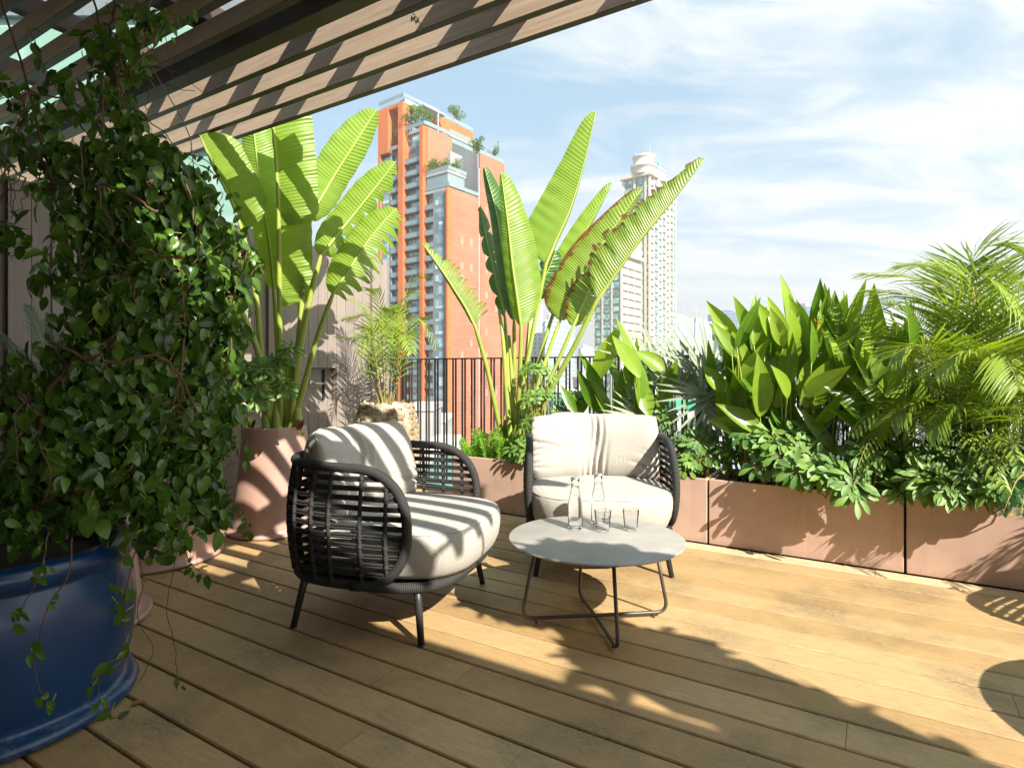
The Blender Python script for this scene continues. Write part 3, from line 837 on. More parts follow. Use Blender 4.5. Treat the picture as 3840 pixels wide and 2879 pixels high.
# ================================================================= big banana-like leaves
def spline(P, n):
    P = [V(p) for p in P]
    if len(P) == 2: return [P[0].lerp(P[1], i/n) for i in range(n+1)]
    out = []; segs = len(P)-1
    for i in range(n+1):
        x = i/n*segs; k = min(int(x), segs-1); t = x-k
        p0 = P[max(k-1, 0)]; p1 = P[k]; p2 = P[k+1]; p3 = P[min(k+2, segs)]
        out.append(((p1*2)+(p2-p0)*t+(p0*2-p1*5+p2*4-p3)*t*t+(p1*3-p0-p2*3+p3)*t*t*t)*.5)
    return out
def prof_ban(x, a=.30, b=.34):
    """half width along the blade, x from base to tip"""
    s = 1.0
    if x < a: s = (math.sin(PI/2*(x/a)))**.55
    if x > 1-b: s = max(0, math.cos(PI/2*((x-(1-b))/b)))**.62
    return s
def bleaf(mb, mid, wl, wr, fl=25, fr=25, tearl=0, tearr=0, rnd=None, tint=.5, prof=None, droop=.15, n=64, a=.3, b=.34, lean=.25, deep=(.15, .75), nar=.55):
    """mid: 3-D midrib; wl / wr half widths in metres; fl / fr: how far each half turns back from the view plane (deg)"""
    S = spline(mid, n)
    L = sum((S[i+1]-S[i]).length for i in range(n))
    for side, wd, fo, tr in ((1, wl, fl, tearl), (-1, wr, fr, tearr)):
        if wd <= 0: continue
        cuts = [0]; i = 0
        if tr > 0:
            while i < n:
                i += max(2, int(rnd.uniform(.5, 1.6)*n/tr)); cuts.append(min(i, n))
            if cuts[-1] != n: cuts.append(n)
            if n-cuts[-2] < 3 and len(cuts) > 2: cuts.pop(-2)
        else: cuts = [0, n]
        for c0, c1 in zip(cuts[:-1], cuts[1:]):
            if c1 <= c0: continue
            sag = rnd.uniform(0, 1)*(.5 if tr else 0); K = 7; vs = []; at = []
            cm = (c0+c1)/2; depth = rnd.uniform(*deep) if tr else 1
            sc = rnd.uniform(.78, 1.04) if tr > 6 else 1
            for i in range(c0, c1+1):
                x = i/n; p = S[i]; d = (S[min(i+1, n)]-S[max(i-1, 0)]).normalized()
                sx = V((-d.z, 0, d.x))
                if sx.length < 1e-5: sx = V((1, 0, 0))
                sx = sx.normalized()*side          # left of travel
                th = R(fo)
                bk = V((0, 1, 0)) - d*d.y; bk.normalize()
                w = wd*(prof or prof_ban)(x, a, b)*sc if prof is None else wd*prof(x)*sc
                for j in range(K+1):
                    v = j/K
                    t2 = th+R(38)*v*v*(.5+sag)
                    q = p+(sx*math.cos((th+t2)/2)+bk*math.sin((th+t2)/2))*w*v
                    q = q+d*w*lean*v**1.3
                    if tr and v > depth:      # torn edge: each strip narrows and hangs on its own
                        vv = (v-depth)/(1-depth)
                        cen = S[int(cm)]
                        q = q-d*((i-cm)/n*L)*vv*nar
                        q = q+V((0, 0, -1))*droop*w*vv*vv*(.4+sag)
                    q = q+V((0, 0, -1))*droop*w*v*v*.6
                    q = q+bk*.006*math.sin(i*.9+side)*v
                    vs.append(q); at.append((x*L, v*side, tint))
            m = K+1
            fs = [(i*m+j, i*m+j+1, (i+1)*m+j+1, (i+1)*m+j) for i in range(c1-c0) for j in range(K)]
            mb.add(vs, fs, at, True)
    return S
def bigleaf(root, px, Z0, Z1, wl, wr, fl=25, fr=25, tl=0, tr=0, m='ban', tint=.5, petiole=None, seed=1, droop=.15, a=.3, b=.34, rib=.011, lean=.25, pw=.016, deep=(.15, .75), nar=.55):
    """px: midrib pixels base -> tip; widths in pixels"""
    rnd = random.Random(seed); n = len(px)
    mid = [W(x, y, lerp(Z0, Z1, i/(n-1))) for i, (x, y) in enumerate(px)]
    Zm = (Z0+Z1)/2; k = Zm/F
    mb = MB()
    S = bleaf(mb, mid, wl*k/max(.35, math.cos(R(fl))), wr*k/max(.35, math.cos(R(fr))), fl, fr, tl, tr, rnd, tint, droop=droop, a=a, b=b, lean=lean, deep=deep, nar=nar)
    o = mb.build('leaf', M[m], root)
    mb = MB(); q = [p+V((0, -.004, 0)) for p in S[::4]]
    if petiole: 
        pp = [W(x, y, z) for x, y, z in petiole]
        pp = spline(pp, 10)
        Q = pp[:-1]+q; np_ = len(pp)-1
        rr = [pw*lerp(1.5, .9, i/np_) for i in range(np_)]+[lerp(rib, .0022, i/(len(q)-1)) for i in range(len(q))]
        mb.tube(Q, rr, 9, (0, 0, tint))
    else: mb.tube(q, [lerp(rib, .0022, i/(len(q)-1)) for i in range(len(q))], 7, (0, 0, tint))
    mb.build('stalk', M['stalk'], root)
BZ = 4.12
b1 = thing('banana_plant', 'tall bright green banana like plant in the striped pink pot by the wall', 'plant', PCc)
bigleaf(b1, [(308.6, 219), (322, 197), (334, 176.6), (356, 142), (377, 109)], 4.1, 4.35, 33, 11, 12, 55, 0, 0, 'ban', .65, [(286, 428, BZ), (300, 330, 4.1), (305, 250, 4.1), (308.6, 219, 4.1)], 1, .05)
bigleaf(b1, [(321, 256), (338, 234), (354.5, 214), (376, 187), (396, 161)], 4.0, 4.3, 28, 12, 15, 50, 0, 9, 'ban', .6, [(290, 428, BZ), (300, 350, 4.05), (312, 290, 4.0), (321, 256, 4.0)], 2, .12)
bigleaf(b1, [(333, 294), (349, 270), (363, 248), (380, 226), (397, 208)], 3.95, 4.2, 28, 22, 12, 20, 0, 13, 'ban', .5, [(292, 428, BZ), (304, 385, 4.1), (318, 335, 4.0), (333, 294, 3.95)], 3, .25, deep=(.08, .4), nar=.7)
bigleaf(b1, [(279, 226), (278.2, 195), (276, 160), (272, 118), (270, 90)], 4.0, 3.95, 3, 38, 30, 8, 0, 0, 'ban', .45, [(281, 428, BZ), (280, 340, 4.08), (279, 226, 4.0)], 4, .05, .14, .25, .014, .12)
bigleaf(b1, [(280, 306), (279.8, 285), (279.2, 250), (278.6, 212)], 4.06, 4.02, 3, 31, 30, 8, 0, 0, 'ban', .55, None, 24, .05, .22, .06, .014, .1)
bigleaf(b1, [(274, 290), (270, 250), (261.6, 193.5), (255.5, 145), (250, 105)], 4.3, 4.25, 19, 18, 18, 25, 0, 0, 'ban', .35, [(277, 428, BZ), (278, 360, 4.2), (274, 290, 4.3)], 5, .05, .3, .3, .012)
bigleaf(b1, [(243, 232), (232, 202), (221, 180), (210, 158), (200, 135)], 4.0, 3.95, 3, 33, 40, 12, 0, 0, 'ban', .45, [(272, 428, BZ), (262, 360, 4.1), (256, 295, 4.05), (243, 232, 4.0)], 6, .06, .2, .3, .012)
# extra bare stalks and a shrivelled leaf
for i, pp in enumerate([[(270, 428, BZ), (262, 365, 4.05), (246, 320, 4.0), (236, 300, 3.98), (228, 262, 3.95)], [(288, 430, 4.2), (296, 372, 4.2), (300, 320, 4.2), (300, 262, 4.35)]]):
    mb = MB(); mb.tube(spline([W(*p) for p in pp], 14), [lerp(.026, .011, j/14) for j in range(15)], 9, (0, 0, .5)); mb.build('stalk', M['stalk'], b1)
mb = MB(); rnd = random.Random(4)
for i in range(7):
    x = lerp(268, 298, i/6); mb.tube(spline([W(x, 436, BZ+rnd.uniform(-.06, .06)), W(x-1, 405, BZ), W(lerp(277, 292, i/6), 360, BZ)], 8), [lerp(.042, .012, j/8) for j in range(9)], 10, (0, 0, rnd.uniform(.3, .8)))
mb.build('stem_base', M['stalk'], b1)
for x, y in ((251, 424), (299, 422)):
    mb = MB()
    for q in range(5): mb.leaf(W(x+rnd.uniform(-2, 2), 430, BZ-.12), V((rnd.uniform(-.3, .3), -.1, 1)), V((0, -1, .2)), .075, .05, 'obov', .3, .9, rnd.random(), 4)
    mb.build('dry_sheath', M['dead'], b1)
mb = MB()
for q in range(8): mb.leaf(W(240, 232, 3.98)+rv(rnd, .02), V((rnd.uniform(-.2, .3), -.1, -1)), V((0, -1, 0)), rnd.uniform(.1, .2), .05, 'lance', .2, .8, rnd.random(), 4)
mb.build('withered_leaf', M['dead'], b1)

b2 = thing('banana_plant', 'banana like plant with torn browned leaves in the planter between the armchairs', 'plant', PN(512, 445, 4.1))
def base2(x): return (x, 452, 4.80)
bigleaf(b2, [(597, 300), (618, 270), (637, 243), (658, 217), (678, 193), (705, 158)], 4.6, 4.55, 41, 3, 10, 60, 22, 0, 'ban2', .35, [base2(520), (545, 400, 4.75), (575, 345, 4.65), (597, 300, 4.6)], 12, .12, .12, .85, .016, .45, .019, (.72, .96), .6)
bigleaf(b2, [(546, 264), (557, 238), (569, 211.5), (582, 170), (596, 111)], 4.8, 4.9, 37, 3, 12, 60, 0, 0, 'ban', .5, [base2(508), (520, 400, 4.8), (535, 320, 4.8), (546, 264, 4.8)], 13, .05, .2, .72, .014, .3)
bigleaf(b2, [(521, 326), (516, 290), (512, 262), (508, 225), (501, 172)], 4.55, 4.6, 9, 29, 30, 14, 0, 0, 'ban', .45, [(513, 452, 4.8), (519, 390, 4.65), (521, 326, 4.55)], 14, .05, .3, .5, .013, .2)
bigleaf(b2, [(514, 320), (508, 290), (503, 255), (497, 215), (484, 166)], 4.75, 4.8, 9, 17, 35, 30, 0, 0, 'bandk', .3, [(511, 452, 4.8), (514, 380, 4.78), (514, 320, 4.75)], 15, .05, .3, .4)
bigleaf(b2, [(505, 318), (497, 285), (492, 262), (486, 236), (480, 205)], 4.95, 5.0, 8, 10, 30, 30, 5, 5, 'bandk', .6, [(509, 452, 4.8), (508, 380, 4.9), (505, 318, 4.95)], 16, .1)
bigleaf(b2, [(475, 326), (466, 308), (456, 292), (441, 269), (422, 243)], 4.65, 4.75, 3, 29, 50, 15, 0, 17, 'ban2', .25, [base2(505), (497, 415, 4.75), (487, 368, 4.7), (475, 326, 4.65)], 17, .3, .15, .75, .012, .7, deep=(.08, .3), nar=.8)
bigleaf(b2, [(560, 320), (572, 292), (590, 262), (612, 230), (642, 188)], 4.9, 5.0, 28, 12, 15, 35, 0, 0, 'ban2', .5, [base2(516), (530, 410, 4.85), (545, 362, 4.85), (560, 320, 4.9)], 18, .12, .2, .6)
bigleaf(b2, [(557, 300), (565, 270), (578, 245), (593, 217), (612, 182)], 5.05, 5.15, 17, 4, 15, 50, 0, 0, 'ban', .55, [(514, 452, 4.82), (530, 390, 4.95), (557, 300, 5.05)], 19, .05, .2, .6)
bigleaf(b2, [(573, 326), (581, 308), (588, 292), (596, 272)], 4.75, 4.85, 20, 17, 20, 20, 0, 4, 'ban2', .6, [(522, 452, 4.8), (548, 385, 4.78), (573, 326, 4.75)], 20, .1, .5, .4)
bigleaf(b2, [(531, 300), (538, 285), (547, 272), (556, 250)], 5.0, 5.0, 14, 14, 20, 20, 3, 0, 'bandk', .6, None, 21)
for i, pp in enumerate([[(516, 452, 4.85), (522, 400, 4.85), (528, 340, 4.9), (531, 300, 5.0)], [(512, 452, 4.7), (507, 400, 4.7), (503, 340, 4.7), (499, 310, 4.8)], [(519, 452, 4.75), (513, 392, 4.75), (509, 335, 4.8)]]):
    mb = MB(); mb.tube(spline([W(*p) for p in pp], 14), [lerp(.024, .012, j/14) for j in range(15)], 9, (0, 0, .5)); mb.build('stalk', M['stalk'], b2)
mb = MB()
for i in range(7):
    x = lerp(503, 526, i/6); mb.tube(spline([W(x, 470, 4.8+rnd.uniform(-.06, .06)), W(x, 445, 4.8), W(lerp(506, 530, i/6), 415, 4.8)], 8), [lerp(.034, .014, j/8) for j in range(9)], 10, (0, 0, rnd.uniform(.2, .6)))
mb.build('stem_base', M['stalk'], b2)

# ================================================================= generic plants
def paddle_clump(name, label, cat, items, grp, stemm='stalk', n=4.1, seed=1, extra=0, box=None, mat='heli', Lm=(.30, .42), Wm=.095, zb=.38):
    """items: (base px, base py, tip px, tip py, width px, dn) per leaf; each is one upright pointed blade"""
    rnd = random.Random(seed)
    root = thing(name, label, cat, PN(items[0][0], 470, n), grp)
    mb = MB(); ms = MB()
    its = list(items)
    for _ in range(extra):
        x = rnd.uniform(box[0], box[2]); y = rnd.uniform(box[1], box[3]); a = rnd.gauss(0, .38)
        L = rnd.uniform(30, 60); its.append((x, y, x+math.sin(a)*L, y-math.cos(a)*L*rnd.uniform(.75, 1), rnd.uniform(10, 17), rnd.uniform(-.24, .30)))
    for bx, by, tx, ty, wd, dn in its:
        nn = min(n+.55, max(n-.22, n+dn)); p = PN(bx, by, nn); q = PN(tx, ty, nn+rnd.uniform(-.12, .10)); d = q-p; L = d.length
        k = p.y/F; tw = rnd.uniform(-.7, .7)
        nrm = V((math.sin(tw), -math.cos(tw), .35)); wdd = 1.2*wd*k/max(.5, abs(math.cos(tw)))
        mb.leaf(p-d*.16, d+V((0, 0, L*.06)), nrm, L*1.24, wdd, 'lance', rnd.uniform(.0, .28), rnd.uniform(.25, .6), rnd.random(), 9, rnd, .012)
        b = PN(lerp(bx, (box[0]+box[2])/2 if box else bx, .25), 470, n+dn*.4); b.z = zb
        ms.tube(spline([b, b.lerp(p, .6)+V((0, .02, .02)), p-d*.12], 8), [lerp(.008, .003, i/8) for i in range(9)], 6, (0, 0, rnd.random()))
    mb.build('foliage', M[mat], root); ms.build('stems', M[stemm], root)
    return root
P2 = lambda x, y, x2, y2, w, dn=0: (x/2.159, y/2.159, x2/2.159, y2/2.159, w/2.159, dn)
paddle_clump('heliconia', 'small clump of upright paddle leaves rising behind the pale armchair', 'plant',
    [P2(1300, 850, 1262, 778, 26), P2(1330, 830, 1300, 758, 24, .1), P2(1322, 800, 1316, 745, 18, .2), P2(1290, 880, 1245, 800, 22, -.1), P2(1372, 800, 1334, 688, 26, 0), P2(1375, 820, 1372, 735, 20, .15), P2(1398, 885, 1378, 812, 34, -.15), P2(1350, 850, 1358, 770, 24, .1), P2(1310, 893, 1280, 815, 26, -.1), P2(1425, 870, 1462, 780, 34, -.05), P2(1340, 880, 1340, 800, 26, -.1), P2(1240, 885, 1212, 830, 20, -.1), P2(1252, 888, 1275, 835, 22, 0), P2(1405, 830, 1398, 765, 18, .1)],
    'paddle leaved plants along the planters', n=4.12, seed=3, extra=9, box=(573, 365, 672, 405))
paddle_clump('heliconia', 'large clump of bright paddle leaves with an orange flower in the middle', 'plant',
    [P2(1700, 690, 1690, 595, 30, .1), P2(1672, 730, 1640, 655, 34, 0), P2(1660, 700, 1650, 660, 20, .2), P2(1735, 750, 1705, 640, 30, .05), P2(1612, 800, 1560, 690, 40, -.1), P2(1555, 840, 1520, 790, 34, -.15), P2(1580, 830, 1572, 740, 36, -.1), P2(1618, 850, 1562, 775, 40, -.2), P2(1640, 880, 1640, 770, 48, -.25), P2(1608, 930, 1530, 905, 34, -.2), P2(1632, 925, 1558, 868, 38, -.2),
     P2(1650, 965, 1568, 920, 44, -.25), P2(1690, 920, 1660, 830, 34, -.15), P2(1700, 880, 1705, 800, 36, -.1), P2(1660, 780, 1648, 690, 36, .05), P2(1700, 790, 1740, 690, 30, .1), P2(1720, 960, 1795, 905, 40, -.3), P2(1760, 800, 1860, 700, 34, -.1), P2(1745, 860, 1825, 760, 46, -.2), P2(1760, 880, 1755, 780, 30, 0), P2(1770, 740, 1768, 610, 30, .2), P2(1790, 760, 1780, 620, 32, .1), P2(1800, 740, 1822, 640, 32, .15),
     P2(1815, 760, 1870, 610, 26, .05), P2(1800, 830, 1890, 650, 30, -.05), P2(1760, 870, 1800, 790, 34, -.2), P2(1810, 860, 1870, 800, 36, -.1), P2(1735, 720, 1720, 650, 26, .2), P2(1560, 900, 1555, 820, 28, -.1), P2(1540, 870, 1535, 740, 26, .0), P2(1765, 910, 1820, 850, 30, -.25), P2(1790, 960, 1730, 880, 26, -.2)],
    'paddle leaved plants along the planters', n=4.12, seed=5, extra=96, box=(726, 335, 866, 436))
paddle_clump('heliconia', 'clump of broad dark paddle leaves left of the feathery palm', 'plant',
    [P2(1872, 850, 1890, 628, 62, 0), P2(1880, 780, 1905, 640, 30, .2), P2(1905, 870, 1970, 690, 58, -.05), P2(1890, 900, 1975, 760, 60, -.15), P2(1870, 820, 1795, 680, 36, .0), P2(1868, 880, 1850, 700, 40, .15), P2(1880, 920, 1800, 830, 40, -.2), P2(1920, 930, 2025, 830, 40, -.15), P2(1900, 920, 1878, 820, 40, -.2), P2(1875, 960, 1796, 870, 36, -.25), P2(1850, 1030, 1960, 1090, 34, -.3), P2(1880, 960, 1930, 880, 30, -.2), P2(1850, 990, 1780, 960, 36, -.28)],
    'paddle leaved plants along the planters', n=4.1, seed=8, extra=36, box=(852, 345, 912, 430))
fl = thing('orange_flower', 'small orange bract flower rising among the paddle leaves', 'flower', PN(819, 330, 4.05))
mb = MB(); rnd = random.Random(1)
for dx, dy, L in ((-3, -8, .10), (1, -10, .11), (4, -7, .08), (-1, -6, .07)):
    p = PN(818.5, 329, 4.02); mb.leaf(p, V((dx*.01, 0, -dy*.01)), V((0, -1, .1)), L*.75, .022, 'lance', .05, .7, rnd.random(), 5)
mb.build('petals', M['flower'], fl)
mb = MB(); mb.tube(spline([PN(812, 430, 4.08), PN(816, 365, 4.04), PN(818.5, 328, 4.02)], 6), .004, 6, (0, 0, .5)); mb.build('stem', M['stalk'], fl)

def fan(mb, hub, aim, up, Rr, n, wd, rnd, spread=150, droop=.12, lit=.5):
    """one fan palm leaf: blades radiating from the hub"""
    aim = aim.normalized(); side = aim.cross(up).normalized()
    for i in range(n):
        a = R(-spread/2+spread*i/(n-1)+rnd.uniform(-2, 2)) if spread < 330 else 2*PI*i/n
        d = aim*math.cos(a)+side*math.sin(a)+up*rnd.uniform(-.06, .10)
        mb.leaf(hub, d, up+d*.01, Rr*rnd.uniform(.86, 1.05)*(1-.18*abs(a)/PI), wd, 'strap', droop*rnd.uniform(.3, 1.6), .6, min(1, max(0, lit+rnd.uniform(-.3, .3))), 6)
fp = thing('fan_palm', 'silvery fan palm with stiff narrow blades behind the right armrest', 'palm', PN(668, 470, 4.15))
rnd = random.Random(21); mb = MB(); ms = MB()
HUBS = [(674.6, 394, 4.15, (.25, .1, 1), .44, 17, 150), (660, 371, 4.3, (-.75, .1, 1), .52, 9, 60), (708, 380, 4.2, (.35, .15, 1), .60, 18, 150), (681.5, 458, 3.98, (.1, -.4, 1), .22, 17, 250), (647, 420, 4.0, (-.35, -.15, .8), .36, 13, 140), (700, 400, 4.05, (.9, -.2, .2), .36, 12, 150), (690, 385, 4.35, (-.1, .2, 1), .5, 13, 110), (715, 395, 4.1, (-.6, -.1, -.4), .42, 12, 130), (655, 385, 4.2, (-.9, 0, .3), .30, 10, 110)]
for px, py, n, aim, Rr, k, spd in HUBS:
    h = PN(px, py, n); up = V((rnd.uniform(-.25, .25), -1, .45)).normalized(); a = V(aim); a = a-up*a.dot(up)
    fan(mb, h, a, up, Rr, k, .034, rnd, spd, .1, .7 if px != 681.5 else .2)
    b = PN(680, 470, 4.12); b.z = .38; ms.tube(spline([b, b.lerp(h, .5)+V((0, .02, .05)), h], 7), [lerp(.009, .005, i/7) for i in range(8)], 6, (0, 0, .6))
mb.build('fan_leaf', M['fan'], fp); ms.build('stems', M['stalk'], fp)

def frond(mb, ms, P, n, Lf, wd, rnd, droopf=.5, tint=.5, tipL=.35, rr=.005, updir=None, spread=.9):
    """feather palm leaf: rachis through P with n pairs of leaflets"""
    S = spline(P, 40)
    ms.tube(S[::2], [lerp(rr, .0012, i/20) for i in range(21)], 6, (0, 0, .6))
    for i in range(n):
        x = .16+.84*(i+.5)/n; k = min(39, int(x*40)); p = S[k].lerp(S[k+1], x*40-k); d = (S[k+1]-S[k]).normalized()
        up = updir or V((0, 0, 1)); s = d.cross(up)
        if s.length < .05: s = d.cross(V((0, 1, 0)))
        s.normalize(); nn = s.cross(d).normalized()
        L = Lf*(math.sin(PI*(.12+.80*x))**.7)*rnd.uniform(.86, 1.06)*(1-.25*x)
        for sg in (1, -1):
            dd = (s*sg*spread+d*(.55+.5*x)+nn*rnd.uniform(.05, .32)).normalized()
            mb.leaf(p, dd, nn+s*sg*.2, L, wd*rnd.uniform(.8, 1.1), 'lance', droopf*rnd.uniform(.5, 1.5), .35, min(1, max(0, tint+rnd.uniform(-.3, .3))), 5)
def palm(name, label, root, stems, mat, Lf, wd, seed, grp=None, droopf=.5, nl=26, canes=None, tipm=None):
    r = thing(name, label, 'palm', root, grp); rnd = random.Random(seed); mb = MB(); ms = MB()
    for P, t, sc_ in stems: frond(mb, ms, P, int(nl*sc_+2), Lf*sc_, wd, rnd, droopf, t)
    mb.build('foliage', M[mat], r)
    for c in canes or []: ms.tube(spline(c, 8), [lerp(.014, .006, i/8) for i in range(9)], 8, (0, 0, .5))
    ms.build('stems', M['cane'], r); return r
# palm in the woven planter
def BKp(x, y, dz=0): return W(x, y, BK.y+dz)
st = []; base = (386, 408)
for tip, ctl, dz, t in (((424, 276), (398, 330), -.05, .6), ((345, 318), (370, 330), .0, .6), ((352, 300), (376, 335), .1, .5), ((372, 290), (382, 335), -.15, .8), ((414, 292), (395, 325), .15, .3), ((436, 345), (408, 335), -.1, .7), ((412, 352), (402, 350), -.25, .9), ((360, 352), (374, 345), -.2, .6), ((340, 336), (366, 352), .1, .3), ((400, 305), (393, 340), .2, .5), ((389, 310), (386, 350), -.1, .9), ((425, 318), (404, 345), .1, .4)):
    st.append(([BKp(base[0]+(ctl[0]-386)*.25, 408), BKp(lerp(base[0], ctl[0], .8), ctl[1]+18, dz*.4), BKp(ctl[0], ctl[1]-12, dz*.7), BKp((ctl[0]+tip[0])/2, min(ctl[1]-20, tip[1])+6, dz), BKp(tip[0], tip[1], dz*1.4)], t, 1.0))
palm('parlour_palm', 'light green feather palm growing from the woven planter by the railing', BK+V((0, 0, .8)), st, 'areca', .235, .014, 5, None, .4, 19)
# big areca at the right edge
st = []; rnd = random.Random(31)
def A_(x, y, n): return PN(x/2.159, y/2.159, n)
for base, ctl, tip, n0, n1, t in (
    ((2070, 960), (2080, 650), (1872, 592), 4.1, 4.0, .7), ((2060, 960), (2060, 690), (1886, 628), 4.15, 3.9, .5), ((2080, 960), (2100, 620), (1950, 572), 4.2, 4.2, .6), ((2110, 960), (2100, 560), (2195, 535), 4.3, 4.3, .6), ((2120, 960), (2110, 600), (2215, 690), 4.1, 3.9, .9), ((2090, 960), (2060, 620), (2105, 575), 4.3, 4.5, .4),
    ((2140, 960), (2170, 700), (2290, 700), 4.1, 3.9, .8), ((2050, 960), (2010, 760), (1925, 770), 4.0, 3.7, .8), ((2080, 960), (2110, 770), (2020, 800), 3.95, 3.6, .9), ((2130, 960), (2150, 760), (2200, 840), 4.0, 3.6, .9), ((2100, 960), (2130, 720), (2060, 720), 4.2, 4.0, .8), ((2150, 980), (2190, 800), (2110, 860), 4.0, 3.7, .7), ((2060, 980), (2000, 880), (1925, 905), 4.05, 3.7, .3), ((2090, 980), (2080, 880), (2000, 930), 3.95, 3.6, .2), ((2160, 960), (2200, 620), (2130, 590), 4.3, 4.3, .5), ((2030, 960), (1990, 720), (1940, 660), 4.4, 4.6, .3), ((2110, 960), (2140, 640), (2210, 610), 4.5, 4.7, .4), ((2030, 1000), (2000, 850), (2030, 740), 4.4, 4.5, .2), ((2120, 1000), (2140, 850), (2180, 740), 4.4, 4.5, .3)):
    a, b, c = A_(*base, 4.15), A_(*ctl, (n0+n1)/2), A_(*tip, n1)
    st.append(([a, a.lerp(b, .6)+V((0, 0, .03)), b, b.lerp(c, .5)+V((0, 0, .05)), c], t, 1.15))
cn = [[PN(x/2.159, 475, 4.1+d), PN((x+o)/2.159, 400, 4.1+d), PN((x+2*o)/2.159, 355, 4.1+d)] for x, o, d in ((2050, -5, 0), (2080, 3, .1), (2110, 4, -.1), (2140, 8, .15), (2165, 10, 0), (2030, -6, .15))]
palm('areca_palm', 'large sunlit areca palm arching over the right end of the planters', PN(970, 470, 4.15), st, 'areca', .33, .0135, 6, None, .32, 32, cn)
# lower palm fronds hanging out of the planters
st = []
for base, ctl, tip, n1 in (((1965, 960), (1930, 870), (1840, 935), 3.7), ((1965, 960), (1985, 870), (2040, 930), 3.75), ((1960, 975), (1900, 920), (1850, 1010), 3.7), ((2120, 1010), (2090, 935), (2170, 1050), 3.55), ((2120, 1010), (2130, 940), (2200, 990), 3.6)):
    a, b, c = A_(*base, 4.1), A_(*ctl, 3.9), A_(*tip, n1); st.append(([a, a.lerp(b, .6)+V((0, 0, .03)), b, b.lerp(c, .55)+V((0, 0, .03)), c], .75, 1.0))
palm('parlour_palm', 'low drooping feather palm fronds hanging over the planter rim on the right', PN(912, 465, 4.08), st, 'areca', .17, .016, 16, None, .8, 15)
# dense bamboo-like filling under the areca
def grassy(name, label, cat, box, cnt, n, seed, mat, L=(.12, .24), wd=.012, grp=None, dn=.25, base=470):
    r = thing(name, label, cat, PN((box[0]+box[2])/2, 470, n), grp); rnd = random.Random(seed); mb = MB(); ms = MB()
    stems = []
    for i in range(int(cnt/34)):
        x = rnd.uniform(box[0], box[2]); nn = n+rnd.uniform(-.15, dn); a = PN(x, 474, nn); a.z = .38; b = PN(x+rnd.gauss(0, 8), rnd.uniform(box[1], box[1]+35), nn+rnd.uniform(-.1, .1))
        S = spline([a, a.lerp(b, .5)+rv(rnd, .015), b], 20); stems.append(S); ms.tube(S[::4], [lerp(.007, .0025, i/5) for i in range(6)], 5, (0, 0, rnd.random()))
    for i in range(cnt):
        S = stems[i % len(stems)]; p = S[min(20, int(4+17*rnd.random()**.75))]
        d = rdir(rnd); d = (d+V((0, -.1, .35))).normalized()
        mb.leaf(p+rv(rnd, .012), d, V((0, 0, 1)), rnd.uniform(*L), wd*rnd.uniform(.7, 1.3), 'lance', rnd.uniform(.3, 1.2), .35, rnd.random(), 4)
    mb.build('foliage', M[mat], r); ms.build('stems', M['cane'], r); return r
grassy('bamboo_shrub', 'dense narrow leaved shrub below the areca palm on the right', 'shrub', (905, 358, 1035, 440), 1500, 4.12, 41, 'areca', (.09, .2), .012)
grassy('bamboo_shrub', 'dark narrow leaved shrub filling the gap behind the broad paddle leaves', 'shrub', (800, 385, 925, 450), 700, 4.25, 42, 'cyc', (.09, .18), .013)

# ---------------- umbrella shrubs (schefflera)
def rosette(mb, ms, p, d, rnd, L, wd, k=8, tint=.5):
    d = d.normalized(); s = d.orthogonal().normalized(); t = d.cross(s)
    a0 = rnd.random()*6
    for i in range(k):
        a = a0+2*PI*i/k+rnd.uniform(-.15, .15)
        o = s*math.cos(a)+t*math.sin(a)
        dd = (o+d*rnd.uniform(.05, .42)-V((0, 0, .18))).normalized()
        l = L*rnd.uniform(.75, 1.05); mb.leaf(p+dd*l*.28, dd, d, l*.85, wd*rnd.uniform(.85, 1.1), 'obov', rnd.uniform(.1, .5), .22, min(1, max(0, tint+rnd.uniform(-.25, .25))), 5)
        ms.tube([p, p+dd*l*.30], .0013, 3, (0, 0, .5), False)
def schef(label, lumps, seed, L=.085, wd=.034, grp='umbrella shrubs', n=4.05, cnt=None, name='schefflera', aim=(0, -.8, .7), at=None, roots=None):
    """lumps: (px, py, radius px, count, dn)"""
    rnd = random.Random(seed)
    l0 = lumps[0]; r = thing(name, label, 'shrub', at or PN(l0[0], 470, n), grp); mb = MB(); ms = MB()
    for px, py, rp, c, dn in lumps:
        ctr = PN(px, py, n+dn) if at is None else W(px, py, at.y+dn); rad = rp*ctr.y/F
        rt = (roots or V((ctr.x+rnd.uniform(-.03, .03), ctr.y+.03, .38)))
        for i in range(int(c*.85)):
            v = rdir(rnd); v.z = abs(v.z)*.9-.35+.3*rnd.random(); p = ctr+V((v.x, v.y*.75, v.z))*rad*rnd.uniform(.45, 1.0)
            if at is None:
                nn = p.x*.523+p.y*.852
                if nn > 4.36: p = p-NA*(nn-4.36)
                if p.z < .40 and nn > 3.82: p.z = .40+rnd.random()*.06
            rosette(mb, ms, p, v*.8+V(aim), rnd, L*rnd.uniform(.75, 1.15), wd, rnd.choice((7, 8, 8, 9)), rnd.random())
            ms.tube(spline([rt, rt.lerp(p, .55)+rv(rnd, .02), p], 5), [.005, .0045, .004, .003, .0025, .002], 5, (0, 0, rnd.random()), False)
    mb.build('foliage', M['sche'], r); ms.build('stems', M['cane'], r); return r
schef('upright umbrella shrub climbing beside the banana stems left of the pale armchair', [(537, 372, 14, 12, -.05), (533, 400, 13, 10, -.1), (536, 425, 14, 12, -.15), (530, 445, 16, 12, -.18), (545, 395, 12, 8, 0), (520, 455, 14, 8, -.18)], 51, .075, .026)
